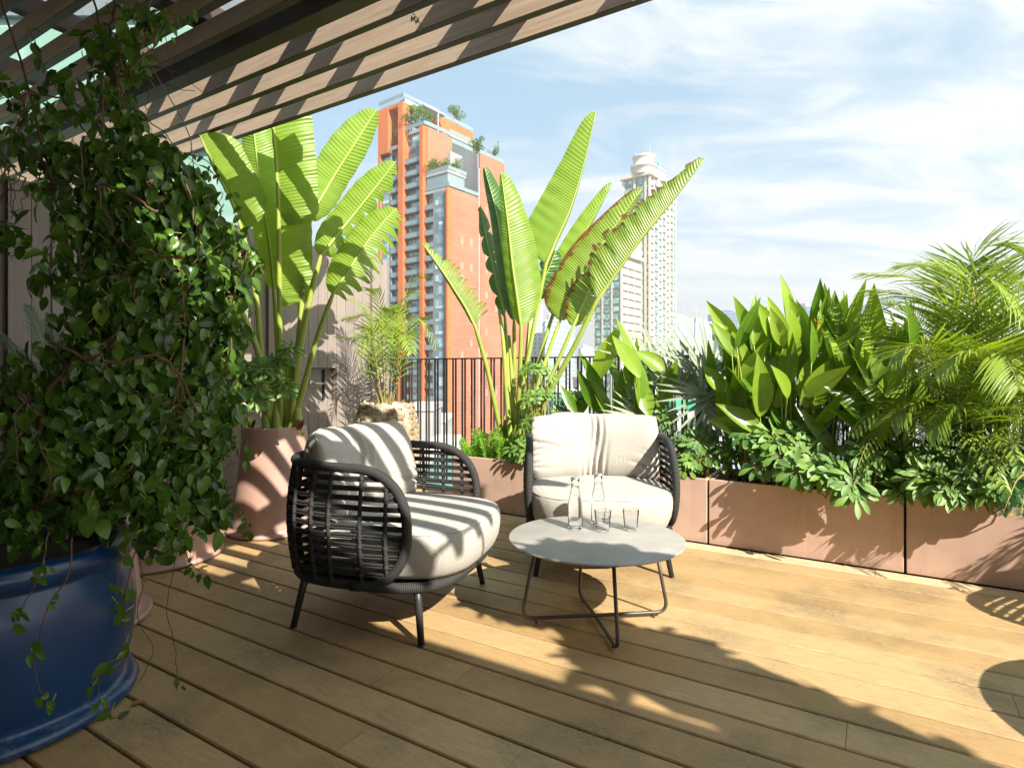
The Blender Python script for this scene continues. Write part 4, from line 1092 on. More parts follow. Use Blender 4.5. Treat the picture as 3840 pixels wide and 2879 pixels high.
schef('umbrella shrub directly behind the left shoulder of the pale armchair', [(566, 402, 14, 14, .05), (580, 398, 12, 9, .1), (556, 410, 10, 7, 0)], 52, .07, .026)
schef('umbrella shrub behind the right shoulder of the pale armchair', [(650, 410, 18, 15, .05), (636, 402, 12, 8, .1), (668, 420, 14, 10, .05)], 53, .07, .026)
schef('umbrella shrub right of the pale armchair at the first dark planter seam', [(700, 440, 20, 20, -.05), (722, 452, 16, 14, -.1), (712, 462, 16, 12, -.1), (690, 465, 12, 7, -.15)], 54, .095, .03)
schef('umbrella shrub spilling over the middle of the planter below the large paddle clump', [(757, 440, 20, 15, -.12), (783, 455, 22, 19, -.2), (805, 470, 20, 17, -.28), (765, 468, 17, 11, -.2), (828, 478, 16, 12, -.32), (850, 485, 17, 14, -.35), (800, 435, 16, 8, -.1)], 55, .118, .036)
schef('umbrella shrub with tall dark rosettes beside the heliconia stems', [(775, 420, 10, 6, .05), (812, 445, 14, 8, -.1), (868, 460, 16, 10, -.2), (877, 445, 12, 6, -.1)], 56, .12, .04)
schef('umbrella shrub overhanging the right hand planter below the areca palm', [(905, 470, 18, 12, -.15), (925, 480, 18, 14, -.25), (950, 488, 18, 14, -.32), (940, 455, 18, 12, -.1), (975, 480, 18, 12, -.25), (898, 490, 12, 6, -.25), (965, 450, 16, 9, -.1)], 57, .115, .036)
schef('dark umbrella shrub low at the right edge of the frame', [(995, 490, 18, 12, -.3), (1015, 480, 18, 12, -.3), (1015, 455, 18, 12, -.15)], 58, .11, .034)
PT0 = V((PA.x, PA.y, .66))
schef('glossy umbrella shrub in the pink pot between the vine and the banana plant', [(262, 372, 20, 26, .0), (282, 365, 14, 14, .05), (245, 392, 22, 26, -.05), (228, 372, 20, 18, .05), (222, 398, 20, 20, -.1), (256, 396, 16, 14, -.1), (205, 392, 20, 16, 0), (285, 388, 10, 8, 0), (290, 350, 8, 6, 0)], 59, .085, .024, at=V((-2.1, 3.55, .66)), roots=V((-2.05, 3.5, .6)), aim=(.2, -.6, .8))

# ---------------- asparagus ferns
def plume(mb, p, d, L, rnd, rad=.035, n=260):
    for i in range(n):
        x = rnd.random(); q = p+d*L*x; o = rdir(rnd); o = (o-d*o.dot(d)); o.normalize()
        rr = rad*(math.sin(PI*min(1, x*.85+.15))**.7)
        dd = (o+d*.7).normalized(); mb.leaf(q+o*rr*rnd.uniform(0, .8), dd, V((0, -1, .5)), rnd.uniform(.018, .036), .0055, 'lance', .1, .2, rnd.random(), 2)
fr = []
for i, (px, py, h, lab_) in enumerate([(481, 452, 38, 'bright foxtail fern tuft at the left corner of the planter'), (495, 456, 35, 'bright foxtail fern tuft second from the planter corner'), (505, 452, 30, 'bright foxtail fern tuft nearest the banana stems'), (472, 455, 26, 'short foxtail fern tuft hanging over the planter corner')]):
    rnd = random.Random(60+i); r = thing('foxtail_fern', lab_, 'fern', PN(px, 462, 3.97), 'foxtail ferns in the planter'); mb = MB()
    c = PN(px, 466, 4.0)
    for q in range(7):
        d = V((rnd.uniform(-.35, .35), rnd.uniform(-.35, .3), 1)).normalized(); plume(mb, c+V((rnd.uniform(-.04, .04), rnd.uniform(-.04, .04), 0)), d, h*c.y/F*rnd.uniform(.8, 1.15), rnd, .03, 300)
    mb.build('foliage', M['fern'], r)
# ---------------- cycads
def cycad(label, c, fr_, seed, L=.07, wd=.006, n=46, mat='cyc', grp='cycads'):
    r = thing('cycad', label, 'cycad', c, grp); rnd = random.Random(seed); mb = MB(); ms = MB()
    for P in fr_: frond(mb, ms, P, n, L, wd, rnd, .15, .5, rr=.004, spread=1.0)
    mb.build('foliage', M[mat], r); ms.build('stems', M['cane'], r)
cycad('dark cycad fronds drooping over the planter at the right edge', PN(1010, 480, 4.0), [[A_(2230, 1010, 3.9), A_(2200, 985, 3.8), A_(2150, 990, 3.7), A_(2110, 1010, 3.6)], [A_(2230, 1020, 3.8), A_(2200, 1030, 3.65), A_(2180, 1070, 3.55), A_(2165, 1110, 3.5)], [A_(2240, 980, 3.9), A_(2210, 955, 3.85), A_(2170, 955, 3.8), A_(2130, 975, 3.7)], [A_(2240, 1040, 3.8), A_(2215, 1060, 3.6), A_(2205, 1110, 3.5)]], 71, .085, .0036, 40)
fcs = []
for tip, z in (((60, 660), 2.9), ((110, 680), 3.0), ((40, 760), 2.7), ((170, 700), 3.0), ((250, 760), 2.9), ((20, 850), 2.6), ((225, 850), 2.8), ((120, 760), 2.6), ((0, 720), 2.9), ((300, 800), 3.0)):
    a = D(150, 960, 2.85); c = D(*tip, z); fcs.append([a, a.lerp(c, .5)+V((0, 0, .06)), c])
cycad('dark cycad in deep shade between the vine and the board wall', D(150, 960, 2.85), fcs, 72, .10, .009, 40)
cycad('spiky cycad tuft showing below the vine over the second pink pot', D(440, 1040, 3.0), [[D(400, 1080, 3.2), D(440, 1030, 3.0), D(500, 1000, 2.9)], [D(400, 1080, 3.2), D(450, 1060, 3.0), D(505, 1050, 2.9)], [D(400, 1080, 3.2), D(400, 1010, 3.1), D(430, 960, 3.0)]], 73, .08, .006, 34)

# palm added just outside the picture so its fronds dapple the planter fronts
rr_ = random.Random(83); st = []; b0 = TN(2.05, 4.05, .4)
for (t, n, z) in ((.75, 3.45, .95), (1.0, 3.35, 1.25), (.85, 3.6, 1.45), (1.3, 3.3, .8), (1.25, 3.5, 1.2), (1.55, 3.35, 1.0), (.7, 3.7, 1.2), (1.1, 3.75, 1.6), (1.8, 3.3, 1.1), (1.5, 3.65, 1.5)):
    c = TN(t, n, z); st.append(([b0, b0.lerp(c, .35)+V((0, 0, .38)), b0.lerp(c, .7)+V((0, 0, .32)), c], rr_.random(), 1.0))
palm('areca_palm', 'areca palm added out of view right to dapple the planter fronts with shade', b0, st, 'areca', .30, .018, 61, None, .5, 24)
# ================================================================= the vine in the blue pot
vn = thing('climbing_vine', 'dense dark leafy vine climbing from the blue pot up to the pergola', 'vine', V((BP.x, BP.y, .5)))
rnd = random.Random(77)
# lumps: display px, display py, radius display px, depth, leaves
LUMPS = [(300, 400, 95, 2.15, 260), (200, 470, 100, 2.1, 200), (400, 430, 70, 2.25, 190), (440, 520, 85, 2.3, 250), (330, 560, 110, 2.1, 300), (210, 620, 105, 2.0, 210), (430, 640, 95, 2.25, 260), (300, 720, 120, 2.05, 300), (180, 800, 120, 1.95, 230), (410, 780, 95, 2.2, 230), (90, 930, 110, 1.85, 200), (250, 900, 130, 1.95, 300), (390, 920, 95, 2.1, 230), (160, 1040, 110, 1.85, 230), (300, 1040, 100, 1.95, 230), (420, 1030, 70, 2.05, 120), (60, 1080, 90, 1.8, 170), (460, 1100, 40, 2.1, 40), (350, 1130, 70, 1.95, 90), (240, 330, 60, 2.15, 80), (270, 250, 50, 2.2, 60), (30, 820, 60, 1.9, 60), (500, 600, 45, 2.35, 60), (505, 720, 35, 2.3, 35), (20, 500, 45, 2.1, 26), (350, 340, 55, 2.2, 60), (230, 100, 45, 2.3, 34), (280, 40, 45, 2.3, 26), (150, 330, 45, 2.15, 40), (500, 870, 35, 2.2, 24), (470, 950, 45, 2.15, 40), (60, 350, 65, 2.1, 34), (130, 350, 55, 2.15, 50), (15, 310, 45, 2.1, 20), (230, 160, 45, 2.3, 40), (330, 50, 40, 2.35, 26), (170, 210, 60, 2.25, 50), (90, 240, 55, 2.2, 34), (280, 130, 45, 2.3, 34), (30, 200, 35, 2.2, 14), (540, 560, 25, 2.35, 14)]
mb = MB(); ms = MB(); mt = MB()
def vleaf(p, face, s=1.0, lit=None):
    d = (rdir(rnd)*.8+V((0, 0, -.75))).normalized(); nrm = (face+rdir(rnd)*.55).normalized()
    L = rnd.choice((rnd.uniform(.03, .055), rnd.uniform(.04, .075)))*s
    mb.leaf(p, d, nrm, L, L*rnd.uniform(.46, .62), 'ovate', rnd.uniform(.05, 1.0), rnd.uniform(.05, .5), rnd.random() if lit is None else lit, 6, rnd, .05)
    if rnd.random() < .35: ms.tube([p, p-d*.02+rv(rnd, .004)], .0012, 3, (0, 0, .5), False)
for x, y, rr, z, cnt in LUMPS:
    c = D(x, y, z); rad = rr/2.159*z/F
    for i in range(int(cnt*1.35)):
        v = rdir(rnd); q = rnd.uniform(.4, 1.15)
        face = (v*.8+V((.25, -.85, .55))).normalized()
        vleaf(c+V((v.x, v.y*.9, v.z))*rad*q, face, 1.0 if rnd.random() < .8 else 1.3)
# thick twisting main stems
def woody(pts, r0, r1, k=16):
    P = spline([D(*p) for p in pts], k); P = [p+rv(rnd, .006) for p in P]
    mt.tube(P, [lerp(r0, r1, i/k) for i in range(k+1)], 7, (0, 0, .5)); return P
MAIN = [[(150, 1160, 1.95), (280, 1000, 2.0), (330, 880, 2.05), (370, 720, 2.1), (400, 640, 2.1), (430, 560, 2.2)], [(120, 1160, 1.9), (175, 980, 1.9), (250, 880, 1.95), (320, 760, 2.0), (300, 640, 2.1), (380, 560, 2.2)],
        [(60, 1160, 1.85), (70, 1010, 1.8), (110, 830, 1.85), (230, 740, 1.9), (260, 700, 1.9)], [(200, 1160, 1.95), (215, 1000, 1.95), (160, 860, 1.95), (190, 700, 2.0), (175, 560, 2.05), (130, 440, 2.1), (95, 330, 2.15), (60, 170, 2.2), (20, 60, 2.2), (0, -20, 2.2)],
        [(330, 1050, 2.05), (370, 900, 2.0), (400, 700, 2.05), (375, 520, 2.1), (350, 420, 2.15), (300, 290, 2.2), (250, 170, 2.25), (215, 60, 2.3), (200, -10, 2.3)], [(340, 460, 2.0), (290, 430, 1.95), (215, 400, 1.95), (220, 440, 1.95), (250, 500, 2.0)],
        [(400, 560, 2.0), (300, 540, 1.95), (230, 500, 1.95)], [(120, 740, 1.8), (190, 770, 1.8), (270, 780, 1.85), (350, 770, 1.9), (400, 830, 1.95), (425, 900, 1.95)], [(60, 1090, 1.75), (150, 1060, 1.75), (220, 1050, 1.8), (290, 1000, 1.85)], [(260, 200, 2.3), (262, 300, 2.2), (330, 380, 2.15), (380, 480, 2.1)], [(250, 0, 2.3), (238, 100, 2.28), (262, 230, 2.25)]]
for i, P in enumerate(MAIN): woody(P, .010 if i < 3 else .0055, .004 if i < 5 else .003)
# thin tangled strands
for i in range(95):
    x, y, rr, z, cnt = LUMPS[rnd.randrange(len(LUMPS))]
    P = [(x+rnd.uniform(-1, 1)*rr*.9, y+rnd.uniform(-1, 1)*rr*.9, z-rnd.uniform(-.1, .25)) for _ in range(2)]
    a = P[0]; b = (a[0]+rnd.gauss(0, 60), a[1]+rnd.uniform(40, 190), a[2]+rnd.uniform(-.08, .08)); m_ = ((a[0]+b[0])/2+rnd.gauss(0, 26), (a[1]+b[1])/2+rnd.gauss(0, 20), a[2]-rnd.uniform(0, .08))
    if b[0] > 520 or b[1] > 1150: continue
    woody([a, m_, b], rnd.choice((.0018, .0025, .0035)), .0012, 9)
# hanging strands with leaf pairs
def strand(pts, leaves, s=.8, lit=.7, r=.0022):
    P = spline([D(*p) for p in pts], 22); P = [p+rv(rnd, .0015) for p in P]; mt.tube(P, [lerp(r, .0011, i/22) for i in range(23)], 5, (0, 0, .8))
    for f in leaves:
        q = P[min(22, int(f*22))]
        for _ in range(2): vleaf(q+rv(rnd, .006), V((.3, -1, .5)), s*rnd.uniform(.7, 1.1), lit)
Zp = 1.52
strand([(105, 1150, 1.6), (88, 1230, 1.56), (60, 1290, 1.53), (35, 1330, Zp)], [.3, .35, .45, .9, .95, 1])
strand([(155, 1160, 1.58), (148, 1240, 1.54), (108, 1300, 1.52), (80, 1390, 1.5), (75, 1440, 1.5), (100, 1515, 1.5)], [.38, .42, .62, .66, .97, 1])
strand([(300, 1130, 1.72), (262, 1210, 1.66), (252, 1290, 1.62), (255, 1350, 1.62)], [.1, .3, .5, .75, .95])
strand([(290, 1190, 1.7), (272, 1280, 1.62), (265, 1390, 1.6), (225, 1450, 1.58), (212, 1490, 1.58), (235, 1545, 1.56)], [.2, .3, .42, .55, .72, .9, .97, 1])
strand([(440, 1060, 2.1), (430, 1130, 2.1), (400, 1190, 2.1), (440, 1240, 2.08)], [.1, .2, .35, .5, .6, .8, .9, 1], .75, .5)
strand([(470, 1000, 2.15), (490, 1060, 2.15), (520, 1100, 2.15), (545, 1150, 2.15)], [.2, .3, .45, .6, .75, .9, 1], .75, .5)
strand([(370, 1090, 1.95), (385, 1160, 1.93), (375, 1230, 1.92), (360, 1310, 1.9), (378, 1400, 1.88), (382, 1480, 1.86)], [.99, 1], .6, .5, .0014)
strand([(300, 1200, 1.75), (310, 1260, 1.73), (295, 1330, 1.72), (330, 1400, 1.7), (300, 1470, 1.68)], [.2], .5, .5, .0014)
strand([(480, 780, 2.3), (520, 840, 2.3), (540, 930, 2.28), (530, 1000, 2.26)], [.3, .5, .6, .8, .9, 1], .9, .6)
strand([(400, 330, 2.3), (450, 350, 2.3), (500, 420, 2.32), (540, 520, 2.35), (550, 620, 2.35)], [.1, .2, .3, .4, .5, .6, .7, .8, .9, 1], .8, .5)
strand([(60, 60, 2.1), (75, 90, 2.1), (95, 140, 2.1)], [.1, .5, .9], .9, .3)
strand([(330, 60, 2.4), (360, 30, 2.4), (400, 40, 2.4), (420, 15, 2.4)], [.1, .3, .4, .5, .6, .7, .8, .9, 1], .6, .7)
strand([(330, 30, 2.35), (300, 120, 2.3), (320, 170, 2.3)], [.2, .4, .6, .8, 1], 1.0, .2)
strand([(890, 25, 2.6), (900, 40, 2.6), (912, 55, 2.6)], [.05, .4, .5, .95], .55, .95)
mb.build('foliage', M['vine'], vn); mt.build('stems', M['bark'], vn); ms.build('leaf_stalks', M['stalk'], vn)
# a wide dry leaf caught in the vine under the slats
dl = thing('dry_leaf', 'large brown dried leaf caught in the vine below the slats', 'leaf', D(300, 370, 2.25)); mb = MB()
mb.leaf(D(195, 385, 2.35), D(410, 445, 2.3)-D(195, 385, 2.35), V((.1, -.8, -.5)), .42, .10, 'lance', .1, .2, .6, 8); mb.build('leaf_blade', M['dead'], dl)
# leafy climber spilling over the pergola end above and right of the photographer (unseen, clumps placed to throw the leafy shadow edge)
cl_ = thing('overhead_climber', 'unseen leafy climber at the pergola end, clumps placed to throw the leafy shadow', 'vine', TN(2.2, .9, 2.7)); mb = MB(); ms = MB()
rnd = random.Random(90)
path = CLIMB
for (t, n, z, rad, cnt) in path:
    for i in range(cnt*3):
        v = rdir(rnd); mb.leaf(TN(t, n, z)+V((v.x, v.y, v.z*.7))*rad*rnd.uniform(.1, 1), rdir(rnd), V((0, 0, 1))+rdir(rnd)*.6, rnd.uniform(.12, .2), .12, 'ovate', .3, .2, rnd.random(), 4)
for a, b in zip(path[:-1], path[1:]): ms.tube([TN(a[0], a[1], a[2]), TN(b[0], b[1], b[2])], .012, 6)
ms.tube([TN(1.3, .6, 2.7), TN(1.3, .9, 2.75), TN(path[0][0], path[0][1], path[0][2])], .012, 6)
ms.tube([TN(path[-1][0], path[-1][1], path[-1][2]), TN(path[-1][0], .0, 3.3)], .012, 6)
mb.build('foliage', M['vine'], cl_); ms.build('stems', M['bark'], cl_)
# litter on the deck
for (x, y, rz, m_, lab_) in ((75, 1545, .3, 'vine', 'fallen green leaf on the deck by the base of the blue pot'), (62, 1580, 1.2, 'dead', 'small dry leaf scrap on the boards below the blue pot'), (183, 1340, 2.0, 'dead', 'curled dry leaf on the boards right of the blue pot')):
    p = G(x*1.7/2.159 if False else x, y*.4737 if False else 700, 0) if False else None
lit = [(280/2.159, 1525/2.159, .7, 'dead', 'curled dry leaf on the boards right of the blue pot base'), (262/2.159, 1552/2.159, 1.8, 'vine', 'fallen green leaf tucked against the base rim of the blue pot'), (1760/2.159, 1207/2.159, 2.2, 'dead', 'tiny dry leaf on the border board below the planter')]
for x, y, rz, m_, lab_ in lit:
    p = G(x, y); r = thing('fallen_leaf', lab_, 'leaf', p, 'fallen leaves on the deck'); mb = MB()
    mb.leaf(p+V((0, 0, .004)), V((math.cos(rz), math.sin(rz), .12)), V((0, 0, 1)), .055, .028, 'ovate', .25, .35, .6, 6); mb.build('leaf_blade', M[m_], r)
# ================================================================= city
DR, DL = V((.6, .8, 0)), V((-.8, .6, 0)); ANG = math.atan2(.8, .6)
def mk_grid(name, wall, win, sx, sz, wx, wz, ang=ANG, rough=.6, off=0.):
    m = NT(name); p = m.world(rot=(0, 0, -ang)); sp = m.n('ShaderNodeSeparateXYZ'); m.l(p, sp.inputs[0])
    a = m.math('FRACT', m.math('DIVIDE', m.math('ADD', sp.outputs[0], sp.outputs[1]), sx)); b = m.math('FRACT', m.math('DIVIDE', m.math('ADD', sp.outputs[2], off), sz))
    k = m.math('MULTIPLY', m.math('LESS_THAN', a, wx), m.math('LESS_THAN', b, wz))
    g = m.n('ShaderNodeNewGeometry'); s2 = m.n('ShaderNodeSeparateXYZ'); m.l(g.outputs['Normal'], s2.inputs[0])
    k = m.math('MULTIPLY', k, m.math('LESS_THAN', m.math('ABSOLUTE', s2.outputs[2]), .5))
    n1 = m.noise(.08, 4, p); w_ = m.mix(n1, tuple(x*.85 for x in wall), tuple(min(1, x*1.08) for x in wall))
    m.col(m.mix(k, w_, win)); m.set(rough, 0, .4); return m.m
CM = dict(
 grey=mk_facade('grey_cladding', (.20, .215, .235), .15, 3.2, 3.1, ANG, (.15, .16, .17), .5),
 slab=simple('slab_grey', (.16, .165, .17), .7, 0, .1, .5), conc=mk_facade('pale_concrete', (.33, .34, .34), .1, 2.5, 3.1, ANG, (.33, .34, .34), .5),
 orange=mk_facade('orange_panel', (.50, .15, .05), .1, 3.0, 3.1, ANG, (.45, .10, .02), .5),
 screen=mk_facade('orange_screen', (.36, .15, .092), .14, .9, 3.1, ANG, (.46, .23, .16), .55),
 wglass=mk_winglass('tower_window', (.10, .17, .20), (.24, .34, .37)),
 rglass=simple('teal_balcony_glass', (.20, .27, .285), .15, 0, .1, .2),
 cream=mk_facade('cream_stone', (.48, .43, .345), .06, 2.2, 3.2, ANG, (.46, .41, .32), .5),
 cband=simple('cream_trim', (.56, .52, .44), .7, 0, .05, .3),
 cglass=mk_winglass('green_window', (.09, .20, .18), (.2, .33, .31)),
 white=simple('white_render', (.5, .51, .51), .7, 0, .08, .2), spire=simple('verdigris_spire', (.12, .30, .32), .5, .3),
)
FH = 3.1
def rects_to(root, rects, name, m, thick=.12, limit=96):
    """rects: (corner, along vector, height, outward normal)"""
    rest = MB(); nrest = 0
    for i, (c, u, h, nrm) in enumerate(rects):
        mb = rest if i >= limit else MB()
        mb.obox(c+nrm*.02, u, -nrm*thick, V((0, 0, h)))
        if u.length > 1.6:      # frame bars in front of the pane
            mb.obox(c+nrm*.05+u*.48, u*.035, -nrm*.05, V((0, 0, h)))
        if i < limit: mb.build(name, m, root)
        else: nrest += 1
    if nrest: rest.build(name, m, root)['kind'] = 'stuff'
def facade(root, o, u, nrm, bays, z0, z1, FHt, wall, glass, rail, slabm, winn='window', deep=1.3, rects=None, balcs=None):
    """bays: (u0, u1, kind)"""
    nf = int((z1-z0)/FHt)
    for f in range(nf):
        z = z1-(f+1)*FHt
        for u0, u1, kd in bays:
            a = o+u*u0; L = u*(u1-u0)
            if kd == 'win': rects.append((a+V((0, 0, z+.5)), L, FHt-1.0, nrm))
            elif kd == 'bal':
                rects.append((a-nrm*deep+V((0, 0, z+.25)), L, FHt-.6, nrm)); balcs.append((a+V((0, 0, z)), L, nrm, deep))
def balconies(root, balcs, sl, gl, limit=96, h=1.05):
    rest = MB(); rg = MB(); k = 0
    for i, (a, L, nrm, deep) in enumerate(balcs):
        mb = MB() if i < limit else rest; g = MB() if i < limit else rg
        mb.obox(a+nrm*.15-V((0, 0, .22)), L, -nrm*(deep+.15), V((0, 0, .22)))
        g.obox(a+nrm*.12+V((0, 0, .02)), L, -nrm*.05, V((0, 0, h)))
        g.obox(a+nrm*.16+V((0, 0, h+.02)), L, -nrm*.1, V((0, 0, .07)))
        if i < limit:
            b = mb.build('balcony', sl, root); g.build('balcony_glass', gl, b)
        else: k += 1
    if k: rest.build('balcony', sl, root)['kind'] = 'stuff'; rg.build('balcony_glass', gl, root)['kind'] = 'stuff'
# ---------------- orange tower
OC = V((-15.1, 140, 0))
def OP(a, b, z=0): return OC+DR*a+DL*b+V((0, 0, z))
ot = thing('apartment_tower', 'tall orange and grey apartment tower with stepped roof gardens left of centre', 'tower', OP(0, 0, -38))
def obx(mb, a0, a1, b0, b1, z0, z1): mb.obox(OP(a0, b0, z0), DR*(a1-a0), DL*(b1-b0), V((0, 0, z1-z0)))
NL = -DR; NR = -DL      # outward normals of the left and right fronts
mb = MB()
obx(mb, 1.5, 11, .3, 9, -38, 44); obx(mb, 1.5, 26, 9, 15, -38, 60.5); obx(mb, 1.5, 30, 15, 24, -38, 57.5); obx(mb, 11, 21.4, .3, 9, -38, 55.6); obx(mb, 21.4, 32, .3, 9, -38, 18)
for z in [FH*i for i in range(-12, 15)]:       # party walls between the bays
    pass
for b, zt in ((4.9, 44), (.4, 44), (9.0, 60), (15.2, 57), (17.0, 57), (20.2, 57), (24, 57)): obx(mb, .12, 1.5, b-.12, b+.12, -38, zt)
obx(mb, .12, 1.5, 1.2, 4.8, -38, 44); obx(mb, .12, 1.5, 20.3, 23.9, -38, 56)
mb.build('walls', CM['grey'], ot)
mb = MB()
obx(mb, 7.5, 19, 6.2, 9.6, 44, 56.5); obx(mb, 1.0, 12, 9.6, 15.2, 60.5, 61.3); obx(mb, .2, 12, .2, 8, 44, 44.7); obx(mb, .4, 5, 15.1, 24.2, 68.6, 69.7); obx(mb, 9, 10.8, 9, 9.8, 50, 61)
obx(mb, 5, 5.4, 15.1, 15.5, 60, 69.4); obx(mb, 9, 9.4, 15.1, 15.5, 60, 69.4); obx(mb, 9, 9.4, 12, 12.4, 60, 68.4); obx(mb, 4, 12, 12, 17, 68.4, 68.9); obx(mb, 4, 12, 12, 17, 64.4, 64.8)
obx(mb, 11.05, 11.5, -.1, .2, -38, 52)
mb.build('concrete_frame', CM['conc'], ot)
mb = MB()
obx(mb, -.5, 1.8, 15.0, 16.8, -38, 68.6); obx(mb, -.5, 1.3, 7.95, 9.1, -38, 60.9); obx(mb, -.5, .8, -.25, .35, -38, 44.4)
obx(mb, -.5, .1, 23.6, 24.4, -38, 57); obx(mb, -.5, 4.5, 20.6, 24.4, 57, 68.6); obx(mb, -.3, 5, 15.2, 24.2, 67.9, 68.6)
mb.build('orange_fins', CM['orange'], ot)
mb = MB(); obx(mb, .8, 9.7, 7.7, 8.2, 44.7, 60.9); mb.build('upper_screen', CM['screen'], ot)
mb = MB(); obx(mb, .8, 11, -.2, .3, -38, 44.4); mb.build('lower_screen', CM['screen'], ot)
mb = MB(); obx(mb, 11.55, 21.6, -.2, .3, -38, 55.8); obx(mb, 21.6, 32.4, -.2, .3, -38, 18.4); mb.build('rear_screen', CM['screen'], ot)
mb = MB(); obx(mb, 12.4, 26, 14.6, 19, 60.5, 69.2); mb.build('roof_box', CM['orange'], ot)
mb = MB(); obx(mb, 10, 21, 9.0, 14.2, 56.6, 61.8); mb.build('penthouse_glass', CM['rglass'], ot)
mb = MB(); obx(mb, .5, 6.5, .6, 7.6, 44.7, 48.2); mb.build('terrace_room', CM['rglass'], ot)
mb = MB(); obx(mb, .3, 6.8, .4, 7.8, 48.2, 48.8); obx(mb, 9.8, 21.3, 8.8, 14.4, 61.8, 62.5); mb.build('roof_slabs', CM['conc'], ot)
rects = []; balcs = []
facade(ot, OP(.12, 8, 0), -DL, NL, [(.2, 3.0, 'bal')], -26, 43.4, FH, 0, 0, 0, 0, rects=rects, balcs=balcs)
facade(ot, OP(.12, 15, 0), -DL, NL, [(.1, 5.8, 'bal')], -26, 56, FH, 0, 0, 0, 0, rects=rects, balcs=balcs)
facade(ot, OP(.12, 20.2, 0), -DL, NL, [(.1, 3.3, 'bal')], -26, 56, FH, 0, 0, 0, 0, rects=rects, balcs=balcs)
facade(ot, OP(.1, 4.4, 0), -DL, NL, [(.1, 2.8, 'win')], -26, 43.4, FH, 0, 0, 0, 0, rects=rects, balcs=balcs)
facade(ot, OP(.1, 23.2, 0), -DL, NL, [(.1, 2.2, 'win')], -26, 50, FH, 0, 0, 0, 0, rects=rects, balcs=balcs)
rects.append((OP(1.4, 13.5, 57), -DL*4, 3, NL))
rnd = random.Random(2)
sr = []
for f in range(24):
    for a in (4.2, 7.6, 13.5, 17.5):
        z = 41-f*FH
        if rnd.random() < .5: sr.append((OP(a, -.22, z), DR*1.0, 1.9, NR))
rects_to(ot, rects, 'window', CM['wglass']); rects_to(ot, sr, 'screen_shutter', simple('pale_shutter', (.42, .23, .165), .7, 0, .1, .5), .08)
balconies(ot, balcs, CM['slab'], CM['rglass'])
def rail_line(pts, z, h=.9):
    mb = MB()
    for (a0, b0), (a1, b1) in zip(pts[:-1], pts[1:]):
        p, q = OP(a0, b0, z), OP(a1, b1, z); d = q-p; nn = V((d.y, -d.x, 0)).normalized()*.06
        mb.obox(p, d, nn, V((0, 0, h)))
    mb.build('roof_railing', CM['rglass'], ot)
rail_line([(-.3, 24.2), (-.3, 15), (12, 14.7)], 69.9, 1.0)
rail_line([(12.4, 14.5), (26, 14.5)], 69.3, 1.1)
rail_line([(.1, 15), (.1, 8), (9.8, 7.8)], 61.4)
rail_line([(.2, 7.9), (.2, -.1), (11, -.1)], 44.8)
rail_line([(.4, 7.9), (.4, .3), (6.9, .3)], 48.9)
rail_line([(-.2, 24), (-.2, 17)], 57.4)
rail_line([(11.6, -.1), (21.5, -.1)], 55.9)
rail_line([(10, 8.8), (21, 8.8)], 62.6, 1)
# trees on its roofs and terraces
def small_tree(label, p, h, w_, seed, dark=False, n=900):
    r = thing('rooftop_tree', label, 'tree', p, 'small trees on the orange tower'); rnd = random.Random(seed)
    mb = MB(); ms = MB(); ms.tube([p, p+V((0, 0, h*.7))], [.14, .05], 6)
    lumps = [(rv(rnd, 1), rnd.uniform(.25, .5)) for _ in range(9)]
    for k, (o, rr) in enumerate(lumps):
        c = p+V((max(-1, min(1, o.x))*w_*.36, max(-1, min(1, o.y))*w_*.36, h*(.4+.5*k/9)+rnd.uniform(-.1, .1)*h)); ms.tube([p+V((0, 0, h*.35)), c], [.06, .02], 4)
        for i in range(n//9):
            v = rdir(rnd); mb.leaf(c+v*rr*w_*.5, rdir(rnd)+V((0, 0, .2)), V((0, 0, 1)), .5, .22, 'lance', .3, .2, rnd.random(), 2)
    mb.build('crown', M['sche'], r); ms.build('trunk', M['bark'], r)
small_tree('feathery shrub by the orange fin on the tower roof terrace', OP(1.5, 14, 61.3), 7, 4, 1)
small_tree('bamboo like shrub before the concrete stair frame on the tower roof', OP(2.5, 10.8, 61.3), 6, 4.4, 2)
small_tree('dark pine like tree standing on top of the orange roof box', OP(20, 15.4, 69.2), 6.5, 4, 3)
small_tree('round tree inside the orange portal frame', OP(2, 18, 57.5), 6, 3.6, 4)
small_tree('tree at the left corner of the lower glass terrace', OP(2.5, 6.2, 48.8), 4.5, 4.6, 5)
small_tree('tree at the right corner of the lower glass terrace', OP(5.5, 4, 48.8), 5, 4, 6)
small_tree('spiky palm like shrub on the rear roof corner', OP(13.5, 2.5, 55.8), 5, 3.5, 7)
small_tree('thin pale shrub at the far right roof edge', OP(18.5, 1.5, 55.8), 4.5, 3, 8, n=300)

# ---------------- cream tower
ct = thing('apartment_tower', 'pale cream high rise with a round crowned top and green windows behind the browned leaf', 'tower', V((61, 262, -38)))
CC = V((61.1, 262, 0)); WC = V((44.2, 240, 0)); NLc, NRc = -DR, -DL
def cbx(mb, o, a0, a1, b0, b1, z0, z1): mb.obox(o+DR*a0+DL*b0+V((0, 0, z0)), DR*(a1-a0), DL*(b1-b0), V((0, 0, z1-z0)))
mb = MB(); cbx(mb, CC, .6, 30, .6, 13, -38, 88); cbx(mb, WC, .6, 20.5, .6, 12.6, -38, 48.5); cbx(mb, CC, -8, .6, 4, 20, -38, 60); mb.build('walls', CM['cream'], ct)
mb = MB()
for z in [88.7-3.2*i for i in range(38)]:
    cbx(mb, CC, .3, 30.2, .3, 13.2, z-.35, z)
for z in [48.5-3.2*i for i in range(26)]:
    cbx(mb, WC, .3, 20.8, .3, 12.9, z-.35, z)
